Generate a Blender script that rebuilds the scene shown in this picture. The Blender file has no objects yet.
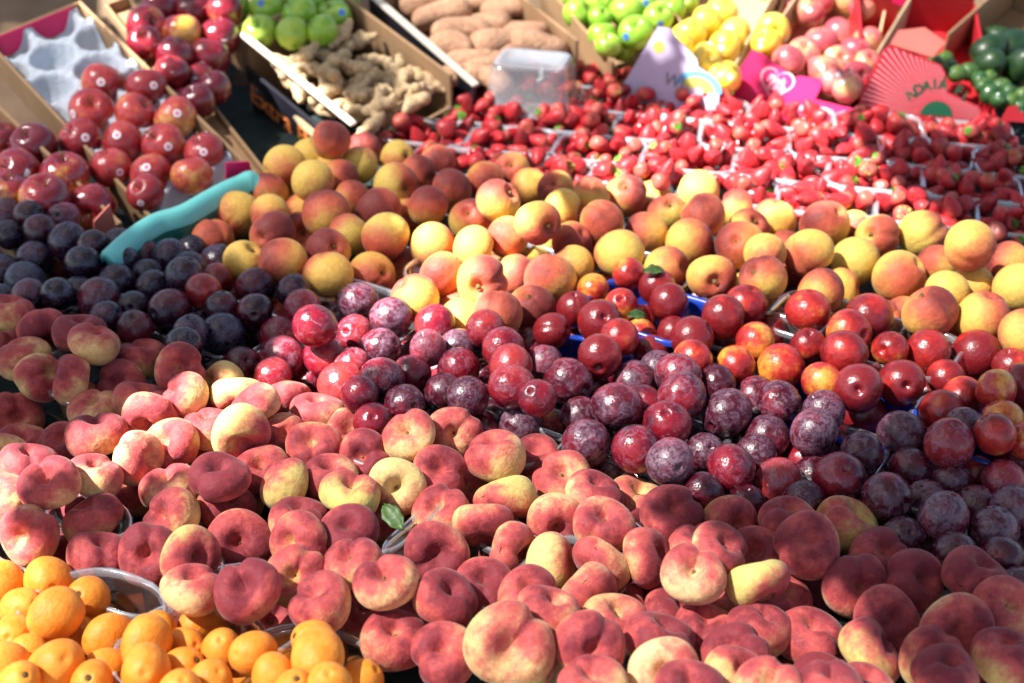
import bpy, bmesh, math, random
import numpy as np
from mathutils import Vector, Matrix, Euler
random.seed(7); rng = np.random.default_rng(11)
C = bpy.context.scene.collection
R = math.radians
# ------------------------------------------------------------------ camera frame
F = 1422.2; PITCH = R(31.3); FPZ = 0.86; TABLE = FPZ - 0.075
CAM = np.array([0.0, 0.0, FPZ + 0.947])
FW = np.array([0, math.cos(PITCH), -math.sin(PITCH)]); UP = np.array([0, math.sin(PITCH), math.cos(PITCH)]); RT = np.array([1.0, 0, 0])
def ray(px, py):
    return FW + RT * ((px - 512) / F) + UP * ((341.5 - py) / F)
def un(px, py, z=FPZ):
    d = ray(px, py); return CAM + d * ((z - CAM[2]) / d[2])
def un_plane(px, py, P, N):
    d = ray(px, py); return CAM + d * (np.dot(P - CAM, N) / np.dot(d, N))
def to_px(p):
    v = np.asarray(p) - CAM; Z = v @ FW
    return 512 + F * (v @ RT) / Z, 341.5 - F * (v @ UP) / Z

# ------------------------------------------------------------------ object helpers
def link(o, parent=None):
    C.objects.link(o)
    if parent is not None: o.parent = parent
    return o
def tag(o, label=None, cat=None, group=None, kind=None):
    if label: o['label'] = label
    if cat: o['category'] = cat
    if group: o['group'] = group
    if kind: o['kind'] = kind
    return o
def empty(name, loc=(0, 0, 0), label=None, cat=None, group=None):
    o = bpy.data.objects.new(name, None); o.location = loc; o.empty_display_size = .02
    link(o); return tag(o, label, cat, group)
def mesh_from(name, verts, faces, mats, smooth=True, fmat=None):
    me = bpy.data.meshes.new(name); me.from_pydata([tuple(v) for v in verts], [], [tuple(f) for f in faces])
    for m in (mats if isinstance(mats, (list, tuple)) else [mats]): me.materials.append(m)
    me.polygons.foreach_set('use_smooth', [smooth] * len(me.polygons))
    if fmat is not None: me.polygons.foreach_set('material_index', fmat)
    me.update(); return me
def bm_mesh(name, bm, mats, smooth=False):
    bmesh.ops.recalc_face_normals(bm, faces=bm.faces[:])
    me = bpy.data.meshes.new(name); bm.to_mesh(me); bm.free()
    for m in (mats if isinstance(mats, (list, tuple)) else [mats]): me.materials.append(m)
    me.polygons.foreach_set('use_smooth', [smooth] * len(me.polygons)); return me
def obj(name, me, parent=None, M=None):
    o = bpy.data.objects.new(name, me); link(o, parent)
    if M is not None: o.matrix_local = M
    return o
def frame(O, ex, ey, ez):
    return Matrix(((ex[0], ey[0], ez[0], O[0]), (ex[1], ey[1], ez[1], O[1]), (ex[2], ey[2], ez[2], O[2]), (0, 0, 0, 1)))
def nrm(v):
    v = np.asarray(v, float); return v / np.linalg.norm(v)

# ------------------------------------------------------------------ materials
class NT:
    def __init__(s, name):
        s.m = bpy.data.materials.new(name); s.m.use_nodes = True; s.t = s.m.node_tree; s.n = s.t.nodes; s.l = s.t.links
        s.b = s.n['Principled BSDF']; s.out = s.n['Material Output']
        s.tc = s.n.new('ShaderNodeTexCoord'); s.oi = s.n.new('ShaderNodeObjectInfo')
        s.sc = s.n.new('ShaderNodeSeparateColor'); s.l.new(s.oi.outputs['Color'], s.sc.inputs[0])
        a = s.n.new('ShaderNodeVectorMath'); a.operation = 'SCALE'; a.inputs[0].default_value = (37.1, 91.7, 53.3); s.l.new(s.oi.outputs['Random'], a.inputs['Scale'])
        b = s.n.new('ShaderNodeVectorMath'); b.operation = 'ADD'; s.l.new(s.tc.outputs['Object'], b.inputs[0]); s.l.new(a.outputs[0], b.inputs[1])
        s.co = b.outputs[0]
    def set(s, sock, v):
        if hasattr(v, 'is_linked') or hasattr(v, 'links'): s.l.new(v, sock)
        else: sock.default_value = v
    def noise(s, scale, detail=3, rough=.55, co=None, dist=0):
        n = s.n.new('ShaderNodeTexNoise'); n.inputs['Scale'].default_value = scale; n.inputs['Detail'].default_value = detail
        n.inputs['Roughness'].default_value = rough; n.inputs['Distortion'].default_value = dist
        s.l.new(co or s.co, n.inputs['Vector']); return n.outputs['Fac']
    def math(s, op, a, b=0.0, c=None, clamp=False):
        n = s.n.new('ShaderNodeMath'); n.operation = op; n.use_clamp = clamp
        s.set(n.inputs[0], a); s.set(n.inputs[1], b)
        if c is not None: s.set(n.inputs[2], c)
        return n.outputs[0]
    def ramp(s, v, lo, hi, a=0.0, b=1.0):
        n = s.n.new('ShaderNodeMapRange'); n.interpolation_type = 'SMOOTHSTEP'
        s.set(n.inputs['Value'], v); n.inputs['From Min'].default_value = lo; n.inputs['From Max'].default_value = hi
        n.inputs['To Min'].default_value = a; n.inputs['To Max'].default_value = b; return n.outputs[0]
    def mix(s, f, a, b, mode='MIX'):
        n = s.n.new('ShaderNodeMix'); n.data_type = 'RGBA'; n.blend_type = mode
        s.set(n.inputs[0], f)
        for k, v in ((6, a), (7, b)):
            if isinstance(v, (tuple, list)): n.inputs[k].default_value = (*v[:3], 1)
            else: s.l.new(v, n.inputs[k])
        return n.outputs[2]
    def dot(s, vec):
        n = s.n.new('ShaderNodeVectorMath'); n.operation = 'DOT_PRODUCT'; s.l.new(s.tc.outputs['Object'], n.inputs[0]); n.inputs[1].default_value = vec; return n.outputs['Value']
    def bump(s, h, strength, dist=.002):
        n = s.n.new('ShaderNodeBump'); n.inputs['Strength'].default_value = strength; n.inputs['Distance'].default_value = dist
        s.l.new(h, n.inputs['Height']); s.l.new(n.outputs[0], s.b.inputs['Normal'])
    def fin(s, col, rough=.5, spec=.5, sheen=0, sss=0, coat=0, sheen_tint=(1, 1, 1)):
        s.set(s.b.inputs['Base Color'], (*col[:3], 1) if isinstance(col, (tuple, list)) else col)
        s.set(s.b.inputs['Roughness'], rough); s.set(s.b.inputs['Specular IOR Level'], spec)
        if sheen: s.b.inputs['Sheen Weight'].default_value = sheen; s.b.inputs['Sheen Roughness'].default_value = .45; s.b.inputs['Sheen Tint'].default_value = (*sheen_tint, 1)
        if coat: s.b.inputs['Coat Weight'].default_value = coat; s.b.inputs['Coat Roughness'].default_value = .12
        return s.m

def blush_mat(name, base_a, base_b, red, deep, w_dot=.45, edge=.22, rough=.62, spec=.3, sheen=.25, freckle=0, fine=.25, bloom=None, coat=0, streak=0, dv=(.8, .25, .35), big_a=1.9, mid_a=.9, sheen_tint=(1, 1, 1), scar=0):
    """skin going from a ground colour to a red cheek; object colour R = share of red, G = bloom, B = hue shift"""
    k = NT(name)
    big = k.noise(1.15, 2, .5); mid = k.noise(3.2, 4, .6); sm = k.noise(16, 3, .65)
    d = k.dot(dv)
    v = k.math('MULTIPLY_ADD', d, w_dot, k.math('MULTIPLY', k.math('SUBTRACT', big, .5), big_a))
    v = k.math('ADD', v, k.math('MULTIPLY', k.math('SUBTRACT', mid, .5), mid_a))
    v = k.math('ADD', v, k.math('MULTIPLY', k.math('SUBTRACT', sm, .5), fine * 2))
    if streak:
        mp = k.n.new('ShaderNodeMapping'); mp.inputs['Scale'].default_value = (9, 9, .8); k.l.new(k.co, mp.inputs[0])
        v = k.math('ADD', v, k.math('MULTIPLY', k.math('SUBTRACT', k.noise(1.6, 3, .6, mp.outputs[0]), .5), streak))
    v = k.math('ADD', v, k.math('MULTIPLY', k.math('SUBTRACT', k.sc.outputs[0], .5), 1.9))
    base = k.mix(k.sc.outputs[2], base_a, base_b)
    c = k.mix(k.ramp(v, -edge * 1.6, edge * 1.6), base, red)
    c = k.mix(k.ramp(v, edge * 1.2, edge * 1.2 + .75, 0, .85), c, deep)
    if freckle:
        vo = k.n.new('ShaderNodeTexVoronoi'); vo.inputs['Scale'].default_value = 16; k.l.new(k.co, vo.inputs['Vector'])
        fm = k.math('MULTIPLY', k.ramp(vo.outputs['Distance'], .05, .16, 1, 0), k.math('MULTIPLY', k.ramp(k.noise(2.2, 2), .45, .62), freckle))
        c = k.mix(fm, c, (.72, .42, .18))
    rg = rough
    if bloom:
        n1 = k.noise(2.4, 6, .72, dist=.9); n2 = k.noise(5.5, 5, .7)
        pb = k.math('ADD', n1, k.math('MULTIPLY', k.math('SUBTRACT', k.sc.outputs[1], .5), .28))
        bm_ = k.math('MULTIPLY', k.ramp(pb, .46, .66), k.ramp(n2, .34, .70, .08, .46))
        bm_ = k.math('ADD', bm_, k.ramp(k.noise(1.3, 2, .5), .5, .8, 0, .07))
        c = k.mix(bm_, c, bloom); rg = k.math('MULTIPLY_ADD', bm_, .75, rough)
        # tiny pale lenticels
        vo = k.n.new('ShaderNodeTexVoronoi'); vo.inputs['Scale'].default_value = 13; k.l.new(k.co, vo.inputs['Vector'])
        c = k.mix(k.ramp(vo.outputs['Distance'], .035, .09, .35, 0), c, (.55, .38, .36))
    if scar:
        sp_ = k.math('MULTIPLY', k.ramp(k.noise(3.1, 5, .75, dist=1.2), .64, .72), k.ramp(k.noise(14, 3, .7), .42, .58, 0, scar)); c = k.mix(sp_, c, (.17, .085, .05))
        c = k.mix(k.ramp(k.noise(26, 2, .6), .66, .74, 0, scar * .35), c, (.62, .40, .26))
    mot = k.ramp(k.noise(7, 4, .7), .3, .7, .82, 1.08)
    hs = k.n.new('ShaderNodeHueSaturation'); k.l.new(mot, hs.inputs['Value']); k.l.new(c, hs.inputs['Color'])
    k.bump(k.noise(5, 3, .6), .12, .03)
    return k.fin(hs.outputs[0], rg, spec, sheen, coat=coat, sheen_tint=sheen_tint)

M = {}
M['yellow peach'] = blush_mat('yellow_peach_skin', (.80, .43, .085), (.62, .47, .10), (.50, .095, .05), (.13, .016, .018), w_dot=1.25, edge=.40, rough=.6, spec=.3, sheen=.08, fine=.07, big_a=1.15, mid_a=.45, scar=.5)
M['flat peach'] = blush_mat('flat_peach_skin', (.80, .50, .24), (.58, .47, .13), (.45, .072, .068), (.15, .016, .028), w_dot=.95, edge=.36, rough=.66, spec=.22, sheen=.14, fine=.30, dv=(.5, .1, 1.0), big_a=1.9, mid_a=1.15, scar=.6, sheen_tint=(1, .85, .85))
M['nectarine'] = blush_mat('nectarine_skin', (.80, .30, .035), (.82, .48, .10), (.46, .026, .022), (.14, .008, .014), w_dot=.55, edge=.26, rough=.27, spec=.5, sheen=0, freckle=.7, fine=.18, coat=.15)
M['red plum'] = blush_mat('red_plum_skin', (.42, .035, .03), (.34, .025, .03), (.21, .006, .018), (.030, .0025, .010), w_dot=.4, edge=.3, rough=.2, spec=.5, sheen=0, fine=.15, bloom=(.40, .27, .37), coat=.1)
M['dark plum'] = blush_mat('dark_plum_skin', (.14, .012, .02), (.10, .010, .02), (.022, .003, .010), (.007, .002, .007), w_dot=.4, edge=.3, rough=.22, spec=.5, sheen=0, fine=.15, bloom=(.15, .16, .31), coat=.1)
M['red apple'] = blush_mat('red_apple_skin', (.74, .36, .08), (.7, .46, .12), (.50, .052, .048), (.27, .018, .026), w_dot=.5, edge=.3, rough=.26, spec=.5, sheen=0, fine=.2, streak=1.0, coat=.2)
M['glossy apple'] = blush_mat('glossy_apple_skin', (.75, .40, .06), (.6, .3, .06), (.34, .018, .03), (.11, .006, .016), w_dot=.5, edge=.28, rough=.16, spec=.6, sheen=0, fine=.15, streak=1.1, coat=.3)
M['pink apple'] = blush_mat('pink_apple_skin', (.80, .45, .18), (.8, .55, .2), (.62, .13, .13), (.45, .05, .08), w_dot=.5, edge=.35, rough=.3, spec=.5, sheen=0, fine=.2, streak=.9, coat=.2)
def green_mat(name, a, b, rough=.3, spot=(.6, .75, .25), sc=14):
    k = NT(name); c = k.mix(k.ramp(k.math('ADD', k.noise(2, 3), k.math('MULTIPLY', k.math('SUBTRACT', k.sc.outputs[0], .5), .5)), .35, .65), a, b)
    vo = k.n.new('ShaderNodeTexVoronoi'); vo.inputs['Scale'].default_value = sc; k.l.new(k.co, vo.inputs['Vector'])
    c = k.mix(k.ramp(vo.outputs['Distance'], .04, .12, .5, 0), c, spot)
    k.bump(k.noise(22, 2), .06, .02); return k.fin(c, rough, .5, coat=.15)
M['green apple'] = green_mat('green_apple_skin', (.20, .42, .025), (.36, .52, .06))
M['yellow melon'] = green_mat('yellow_fruit_skin', (.85, .55, .03), (.82, .62, .10), .35, (.9, .7, .25))
M['lime'] = green_mat('lime_skin', (.015, .075, .015), (.08, .15, .02), .5, (.2, .35, .08), 22)
M['avocado'] = green_mat('avocado_skin', (.008, .030, .008), (.02, .055, .012), .42, (.03, .08, .02), 18)
def loquat():
    k = NT('loquat_skin'); c = k.mix(k.ramp(k.noise(1.6, 3), .35, .65), (.70, .21, .012), (.76, .28, .032))
    br = k.math('MULTIPLY', k.ramp(k.noise(2.6, 4, .7, dist=.5), .62, .72, 0, .55), k.ramp(k.sc.outputs[0], .3, .8))
    c = k.mix(br, c, (.22, .07, .02))
    vo = k.n.new('ShaderNodeTexVoronoi'); vo.inputs['Scale'].default_value = 18; k.l.new(k.co, vo.inputs['Vector'])
    c = k.mix(k.ramp(vo.outputs['Distance'], .04, .1, .35, 0), c, (.5, .18, .03))
    k.bump(k.noise(6, 4, .6), .16, .04); return k.fin(c, .48, .35, sheen=.05)
M['loquat'] = loquat()
def berry():
    k = NT('strawberry_skin')
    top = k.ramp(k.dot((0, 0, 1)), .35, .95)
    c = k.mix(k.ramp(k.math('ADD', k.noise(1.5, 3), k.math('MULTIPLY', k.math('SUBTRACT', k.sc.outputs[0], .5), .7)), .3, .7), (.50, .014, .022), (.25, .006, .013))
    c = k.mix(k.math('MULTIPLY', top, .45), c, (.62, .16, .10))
    vo = k.n.new('ShaderNodeTexVoronoi'); vo.inputs['Scale'].default_value = 6.5; vo.inputs['Randomness'].default_value = .45
    mp = k.n.new('ShaderNodeMapping'); mp.inputs['Scale'].default_value = (1, 1, .75); k.l.new(k.tc.outputs['Object'], mp.inputs[0]); k.l.new(mp.outputs[0], vo.inputs['Vector'])
    c = k.mix(k.ramp(vo.outputs['Distance'], .08, .17, .8, 0), c, (.70, .42, .10))
    k.bump(k.ramp(vo.outputs['Distance'], .05, .4), .6, .08); return k.fin(c, .48, .5, coat=.04)
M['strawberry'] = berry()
def plain(name, col, rough=.6, spec=.4, var=.15, nscale=8, bumps=0, metallic=0):
    k = NT(name); n = k.noise(nscale, 4, .6)
    c = k.mix(k.ramp(n, .3, .7), tuple(x * (1 - var) for x in col), tuple(min(1, x * (1 + var)) for x in col))
    if bumps: k.bump(k.noise(nscale * 4, 4, .7), bumps, .01)
    return k.fin(c, rough, spec)
def card(name, col, var=.14):
    k = NT(name); mp = k.n.new('ShaderNodeMapping'); mp.inputs['Scale'].default_value = (120, 6, 6); k.l.new(k.co, mp.inputs[0])
    n = k.noise(1.0, 3, .6, mp.outputs[0]); n2 = k.noise(7, 4, .65)
    c = k.mix(k.ramp(k.math('ADD', k.math('MULTIPLY', n, .4), k.math('MULTIPLY', n2, .6)), .3, .7), tuple(x * (1 - var) for x in col), tuple(min(1, x * (1 + var)) for x in col))
    k.bump(n, .15, .003); return k.fin(c, .8, .25)
M['card'] = card('brown_cardboard', (.33, .20, .105)); M['card pale'] = card('pale_cardboard', (.50, .36, .22)); M['card white'] = card('white_cardboard', (.78, .76, .72), .06)
M['card bar'] = card('pale_card_rim', (.52, .46, .38), .08); M['card black'] = plain('black_printed_card', (.012, .012, .018), .35, .4, .3); M['card pink'] = plain('magenta_printed_card', (.62, .012, .11), .45, .4, .1)
M['card coral'] = plain('coral_printed_card', (.72, .17, .13), .6, .3, .1); M['card lilac'] = plain('lilac_printed_card', (.44, .37, .52), .55, .3, .06); M['card red'] = plain('red_printed_card', (.50, .018, .028), .5, .4, .12)
M['ink orange'] = plain('orange_ink', (.75, .20, .04), .6); M['ink white'] = plain('white_ink', (.80, .76, .76), .6, .3, .03); M['ink pink'] = plain('pale_pink_ink', (.80, .42, .47), .6, .3, .04)
M['ink green'] = plain('dark_green_ink', (.01, .10, .045), .5); M['ink grey'] = plain('grey_ink', (.16, .15, .18), .6); M['ink blue'] = plain('blue_ink', (.10, .32, .55), .5); M['ink olive'] = plain('olive_ink', (.36, .33, .06), .5)
M['pulp'] = plain('moulded_pulp_tray', (.52, .56, .62), .85, .2, .08, 30, .4)
M['turquoise'] = plain('turquoise_plastic', (.15, .56, .52), .38, .5, .06); M['green plastic'] = plain('green_plastic', (.008, .13, .095), .45, .4, .15)
M['cloth'] = plain('dark_table_cover', (.016, .028, .028), .8, .2, .3, 20); M['wood'] = plain('weathered_wood', (.20, .13, .08), .8, .2, .25, 3, .3)
M['paving'] = plain('paving_stone', (.26, .25, .23), .85, .2, .2, 1.2, .3); M['calyx'] = plain('green_sepal', (.09, .26, .03), .6, .3, .3, 4); M['leaf'] = plain('green_leaf', (.05, .10, .025), .5, .4, .35, 4)
M['stem'] = plain('dry_stem', (.16, .10, .035), .85, .2, .35, 5); M['dry calyx'] = plain('dry_brown_calyx', (.10, .065, .03), .9, .1, .5, 6)
M['sticker'] = plain('white_sticker', (.80, .78, .78), .35, .4, .03); M['sticker blue'] = plain('blue_sticker', (.06, .16, .55), .35, .4, .05); M['sticker pink'] = plain('pink_sticker_print', (.70, .20, .32), .35, .4, .05)
def ginger():
    k = NT('ginger_skin'); mp = k.n.new('ShaderNodeMapping'); mp.inputs['Scale'].default_value = (14, 2, 2); k.l.new(k.co, mp.inputs[0])
    c = k.mix(k.ramp(k.math('ADD', k.math('MULTIPLY', k.noise(1.2, 3, .6, mp.outputs[0]), .5), k.math('MULTIPLY', k.noise(5, 4, .7), .5)), .33, .66), (.36, .23, .11), (.66, .49, .29))
    k.bump(k.noise(2.2, 4, .65, mp.outputs[0]), .35, .06); return k.fin(c, .75, .25)
M['ginger'] = ginger()
def potato():
    k = NT('sweet_potato_skin'); c = k.mix(k.ramp(k.noise(3.4, 5, .7), .32, .68), (.42, .22, .13), (.58, .34, .21)); c = k.mix(k.ramp(k.noise(11, 3, .7), .62, .72, 0, .6), c, (.22, .09, .05))
    k.bump(k.noise(6, 4, .7), .4, .05); return k.fin(c, .75, .25)
M['potato'] = potato()
def plastic(name, tint, gloss, body, alpha):
    m = bpy.data.materials.new(name); m.use_nodes = True; t = m.node_tree; t.nodes.clear(); n = t.nodes.new; L = t.links.new
    out = n('ShaderNodeOutputMaterial'); tr = n('ShaderNodeBsdfTransparent'); tr.inputs[0].default_value = (*tint, 1)
    gl = n('ShaderNodeBsdfGlossy'); gl.inputs['Roughness'].default_value = gloss; gl.inputs[0].default_value = (.9, .9, .9, 1)
    df = n('ShaderNodeBsdfPrincipled'); df.inputs['Base Color'].default_value = (*body, 1); df.inputs['Roughness'].default_value = .25
    lw = n('ShaderNodeLayerWeight'); lw.inputs[0].default_value = .35
    a = n('ShaderNodeMixShader'); a.inputs[0].default_value = alpha; L(tr.outputs[0], a.inputs[1]); L(df.outputs[0], a.inputs[2])
    mr = n('ShaderNodeMapRange'); L(lw.outputs['Fresnel'], mr.inputs[0]); mr.inputs[3].default_value = .04; mr.inputs[4].default_value = .6
    b = n('ShaderNodeMixShader'); L(mr.outputs[0], b.inputs[0]); L(a.outputs[0], b.inputs[1]); L(gl.outputs[0], b.inputs[2])
    L(b.outputs[0], out.inputs[0]); return m
M['clear'] = plastic('clear_plastic', (.93, .95, .97), .12, (.70, .75, .80), .05); M['clear rim'] = plastic('clear_plastic_rim', (.90, .93, .96), .15, (.70, .74, .80), .20)  # rim's whitish body colour paints in the light that clear plastic catches
M['white rim'] = plastic('milky_plastic_rim', (.92, .94, .97), .15, (.80, .83, .88), .36); M['blue tray'] = plain('blue_tray_plastic', (.008, .030, .26), .3, .5, .08); M['blue rim'] = plain('blue_tray_rim', (.012, .05, .38), .25, .5, .05)  # strawberry rims: clear plastic painted whiter still for the light on it
def shade_canvas(name, col, tl):
    m = bpy.data.materials.new(name); m.use_nodes = True; t = m.node_tree; t.nodes.clear(); n = t.nodes.new; L = t.links.new
    out = n('ShaderNodeOutputMaterial'); d = n('ShaderNodeBsdfDiffuse'); d.inputs[0].default_value = (*col, 1); tr = n('ShaderNodeBsdfTranslucent'); tr.inputs[0].default_value = (*col, 1)
    a = n('ShaderNodeMixShader'); a.inputs[0].default_value = tl; L(d.outputs[0], a.inputs[1]); L(tr.outputs[0], a.inputs[2]); L(a.outputs[0], out.inputs[0]); return m
def sun_net(name, col, through):
    m = shade_canvas(name, col, .3); t = m.node_tree; n = t.nodes.new; L = t.links.new
    out = [q for q in t.nodes if q.type == 'OUTPUT_MATERIAL'][0]; s = out.inputs[0].links[0].from_socket
    p = n('ShaderNodeBsdfTransparent'); a = n('ShaderNodeMixShader'); a.inputs[0].default_value = through; L(s, a.inputs[1]); L(p.outputs[0], a.inputs[2]); L(a.outputs[0], out.inputs[0]); return m
M['canvas'] = shade_canvas('awning_canvas', (.26, .29, .34), .04); M['dense net'] = sun_net('dense_awning_netting', (.4, .4, .4), .16); M['thin net'] = sun_net('thin_awning_netting', (.45, .45, .45), .52); M['net'] = sun_net('awning_netting', (.40, .38, .37), .33)  # overhead shade added out of view; nets pass a chosen share of sun

# ------------------------------------------------------------------ fruit meshes (unit radius, stem along +Z)
def sphere_grid(nu, nv):
    th = np.linspace(0, 2 * np.pi, nu, endpoint=False); ph = np.linspace(0, np.pi, nv)
    ph[0] = 1e-3; ph[-1] = np.pi - 1e-3
    T, P = np.meshgrid(th, ph)
    return T, P
def grid_mesh(name, X, Y, Z, mat):
    nv, nu = X.shape; V = np.stack([X, Y, Z], -1).reshape(-1, 3)
    top = V[:nu].mean(0); bot = V[-nu:].mean(0); V = np.vstack([V, top, bot]); fs = []
    for i in range(nv - 1):
        for j in range(nu):
            a = i * nu + j; b = i * nu + (j + 1) % nu; fs.append((a, a + nu, b + nu, b))
    it = nv * nu
    for j in range(nu):
        fs.append((it, j, (j + 1) % nu)); fs.append((it + 1, (nv - 1) * nu + (j + 1) % nu, (nv - 1) * nu + j))
    return mesh_from(name, V, fs, mat)
def adiff(T, a): return (T - a + np.pi) % (2 * np.pi) - np.pi
def flat_peach(name, mat, r):
    T, P = sphere_grid(56, 36); s = np.sin(P); c = np.cos(P)
    h = r.uniform(.58, .69); rho = np.abs(s) ** .80; z = h * np.sign(c) * np.abs(c) ** .86
    a1, a2, a3 = r.uniform(0, 6.28, 3)
    rho = rho * (1 + .035 * np.cos(2 * T + a1) + .03 * np.cos(3 * T + a2))
    z = z * (1 + .17 * rho * np.cos(T + a3) + .10 * rho * np.cos(2 * T + a1))
    up = (c > 0)
    dep = r.uniform(.40, .52); wid = r.uniform(.24, .36)
    z = z - np.where(up, dep * np.exp(-(rho / wid) ** 2), 0) + np.where(up, 0, .24 * np.exp(-(rho / .4) ** 2))
    d = adiff(T, 0); g = np.exp(-(d / .24) ** 2)
    rho2 = rho * (1 - r.uniform(.10, .20) * g * s ** 1.2); z = z - np.where(up, .24 * g * np.clip(rho, 0, 1) * (1.2 - rho * .75), 0)
    g2 = np.exp(-(adiff(T, np.pi + r.uniform(-.3, .3)) / .5) ** 2); z = z - np.where(up, .10 * g2 * np.clip(rho, 0, 1) ** .8 * (1.2 - rho), 0)
    return grid_mesh(name, rho2 * np.cos(T), rho2 * np.sin(T), z, mat)
def round_fruit(name, mat, r, asp=1.0, dimple=.22, dw=.22, suture=.05, sw=.14, tip=0.0, lump=.03, shoulder=0.0, bottom=.08, nu=44, nv=30):
    T, P = sphere_grid(nu, nv); s = np.sin(P); c = np.cos(P)
    rho = s.copy(); z = asp * c
    a1, a2 = r.uniform(0, 6.28, 2)
    rho = rho * (1 + lump * np.cos(2 * T + a1) + lump * .7 * np.cos(3 * T + a2) * s) * (1 + shoulder * c)
    z = z * (1 + lump * 1.2 * rho * np.cos(T + a2))
    up = c > 0
    z = z - np.where(up, dimple * np.exp(-(rho / dw) ** 2), 0) + np.where(up, 0, bottom * np.exp(-(rho / .2) ** 2)) - np.where(up, 0, tip * np.exp(-(rho / .16) ** 2))
    g = np.exp(-(adiff(T, 0) / sw) ** 2); f = 1 - suture * g * s ** .6
    return grid_mesh(name, rho * f * np.cos(T), rho * f * np.sin(T), z * (1 - .3 * suture * g * np.where(up, 1, .3)), mat)
def apple(name, mat, r, asp=.9, ribs=0.0, taper=.08):
    T, P = sphere_grid(44, 30); s = np.sin(P); c = np.cos(P)
    rho = np.abs(s) ** .92 * (1 + taper * c) * (1 + ribs * np.cos(5 * T) * (.4 - .6 * c) + .02 * np.cos(2 * T + r.uniform(0, 6)))
    up = c > 0
    z = asp * c - np.where(up, .32 * np.exp(-(rho / .26) ** 2), 0) + np.where(up, 0, .18 * np.exp(-(rho / .22) ** 2)) + np.where(up, 0, -ribs * .8 * np.cos(5 * T) * s * (1 - s) * 2)
    return grid_mesh(name, rho * np.cos(T), rho * np.sin(T), z, mat)
def berry_mesh(name, r, ln=1.25, wide=.8):
    T, P = sphere_grid(20, 16); s = np.sin(P); c = np.cos(P)
    z = ln * c; k = np.clip((c + 1) / 2, 0, 1)
    rho = wide * s ** .9 * (.44 + .70 * k ** .9) * (1 + .05 * np.cos(2 * T + r.uniform(0, 6)) + .04 * np.cos(3 * T + r.uniform(0, 6)))
    z = z - .15 * np.exp(-(rho / .3) ** 2) * (c > 0)
    return grid_mesh(name, rho * np.cos(T) + .1 * (1 - k) * r.uniform(-1, 1), rho * np.sin(T), z * .8 , M['strawberry'])
def sepals(name, n=8, R0=.62, z0=.86):
    vs, fs = [], []
    for i in range(n):
        a = 2 * math.pi * i / n + random.uniform(-.15, .15); rr = R0 * random.uniform(.75, 1.1); w = .13
        d = np.array([math.cos(a), math.sin(a), 0]); t = np.array([-math.sin(a), math.cos(a), 0]); b = len(vs); lift = random.uniform(-.05, .25)
        for (q, ww, zz) in ((.05, .06, 0), (.45, w, .05), (.8, w * .7, .02 + lift * .5), (1.0, .01, -.06 + lift)):
            vs += [d * rr * q + t * ww + [0, 0, z0 + zz], d * rr * q - t * ww + [0, 0, z0 + zz]]
        fs += [(b, b + 1, b + 3, b + 2), (b + 2, b + 3, b + 5, b + 4), (b + 4, b + 5, b + 7, b + 6)]
    b = len(vs)
    for q in (0, 1):
        for j in range(6): a = j * math.pi / 3; vs.append(np.array([.05 * math.cos(a) + q * .06, .05 * math.sin(a), z0 + q * .32]))
    fs += [(b + j, b + (j + 1) % 6, b + 6 + (j + 1) % 6, b + 6 + j) for j in range(6)]
    return mesh_from(name, vs, fs, M['calyx'])
def stub(name, z0, r0=.05, h=.12, mat='stem', ring=.12):
    """small dry stem stub sitting on a dark scar"""
    vs, fs = [], []; prof = [(ring, z0 - .015), (ring * .75, z0 + .02), (r0, z0 + .03), (r0 * .8, z0 + h), (.001, z0 + h + .01)]
    for (rr, zz) in prof:
        for j in range(10):
            a = j * math.pi / 5; q = 1 + .18 * math.sin(3 * a + zz * 30); vs.append((rr * q * math.cos(a) + (zz - z0) * .25, rr * q * math.sin(a), zz))
    for i in range(len(prof) - 1): fs += [(i * 10 + j, i * 10 + (j + 1) % 10, i * 10 + 10 + (j + 1) % 10, i * 10 + 10 + j) for j in range(10)]
    return mesh_from(name, vs, fs, M[mat])
def stem_bent(name, z0, h=.5):
    bm = bmesh.new(); pts = [(0, 0, z0 - .1), (.03, 0, z0 + h * .4), (.1, .02, z0 + h * .75), (.17, .03, z0 + h)]; rad = (.045, .035, .035, .05); rings = []
    for p, q in zip(pts, rad): rings.append([bm.verts.new((p[0] + q * math.cos(a), p[1] + q * math.sin(a), p[2])) for a in np.linspace(0, 2 * math.pi, 8, endpoint=False)])
    for a, b in zip(rings, rings[1:]):
        for j in range(8): bm.faces.new((a[j], a[(j + 1) % 8], b[(j + 1) % 8], b[j]))
    bm.faces.new(rings[-1]); return bm_mesh(name, bm, M['stem'], True)
def cap_disc(name, mat, ang=.22, rad=1.012, asp=1.0):
    """sticker curved to a round fruit, centred on +X"""
    vs = [(rad, 0, 0)]; fs = []
    for k, q in enumerate((.55, 1.0)):
        for j in range(14):
            a = j * 2 * math.pi / 14; u = ang * q * math.cos(a); v = ang * q * math.sin(a); vs.append((rad * math.cos(u) * math.cos(v), rad * math.sin(u), rad * math.sin(v) * math.cos(u) * asp))
    fs += [(0, 1 + j, 1 + (j + 1) % 14) for j in range(14)]; fs += [(1 + j, 15 + j, 15 + (j + 1) % 14, 1 + (j + 1) % 14) for j in range(14)]
    return mesh_from(name, vs, fs, mat, fmat=[1] * 14 + [0] * 14 if isinstance(mat, list) else None)
def nr(i): return np.random.default_rng(100 + i)
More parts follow.
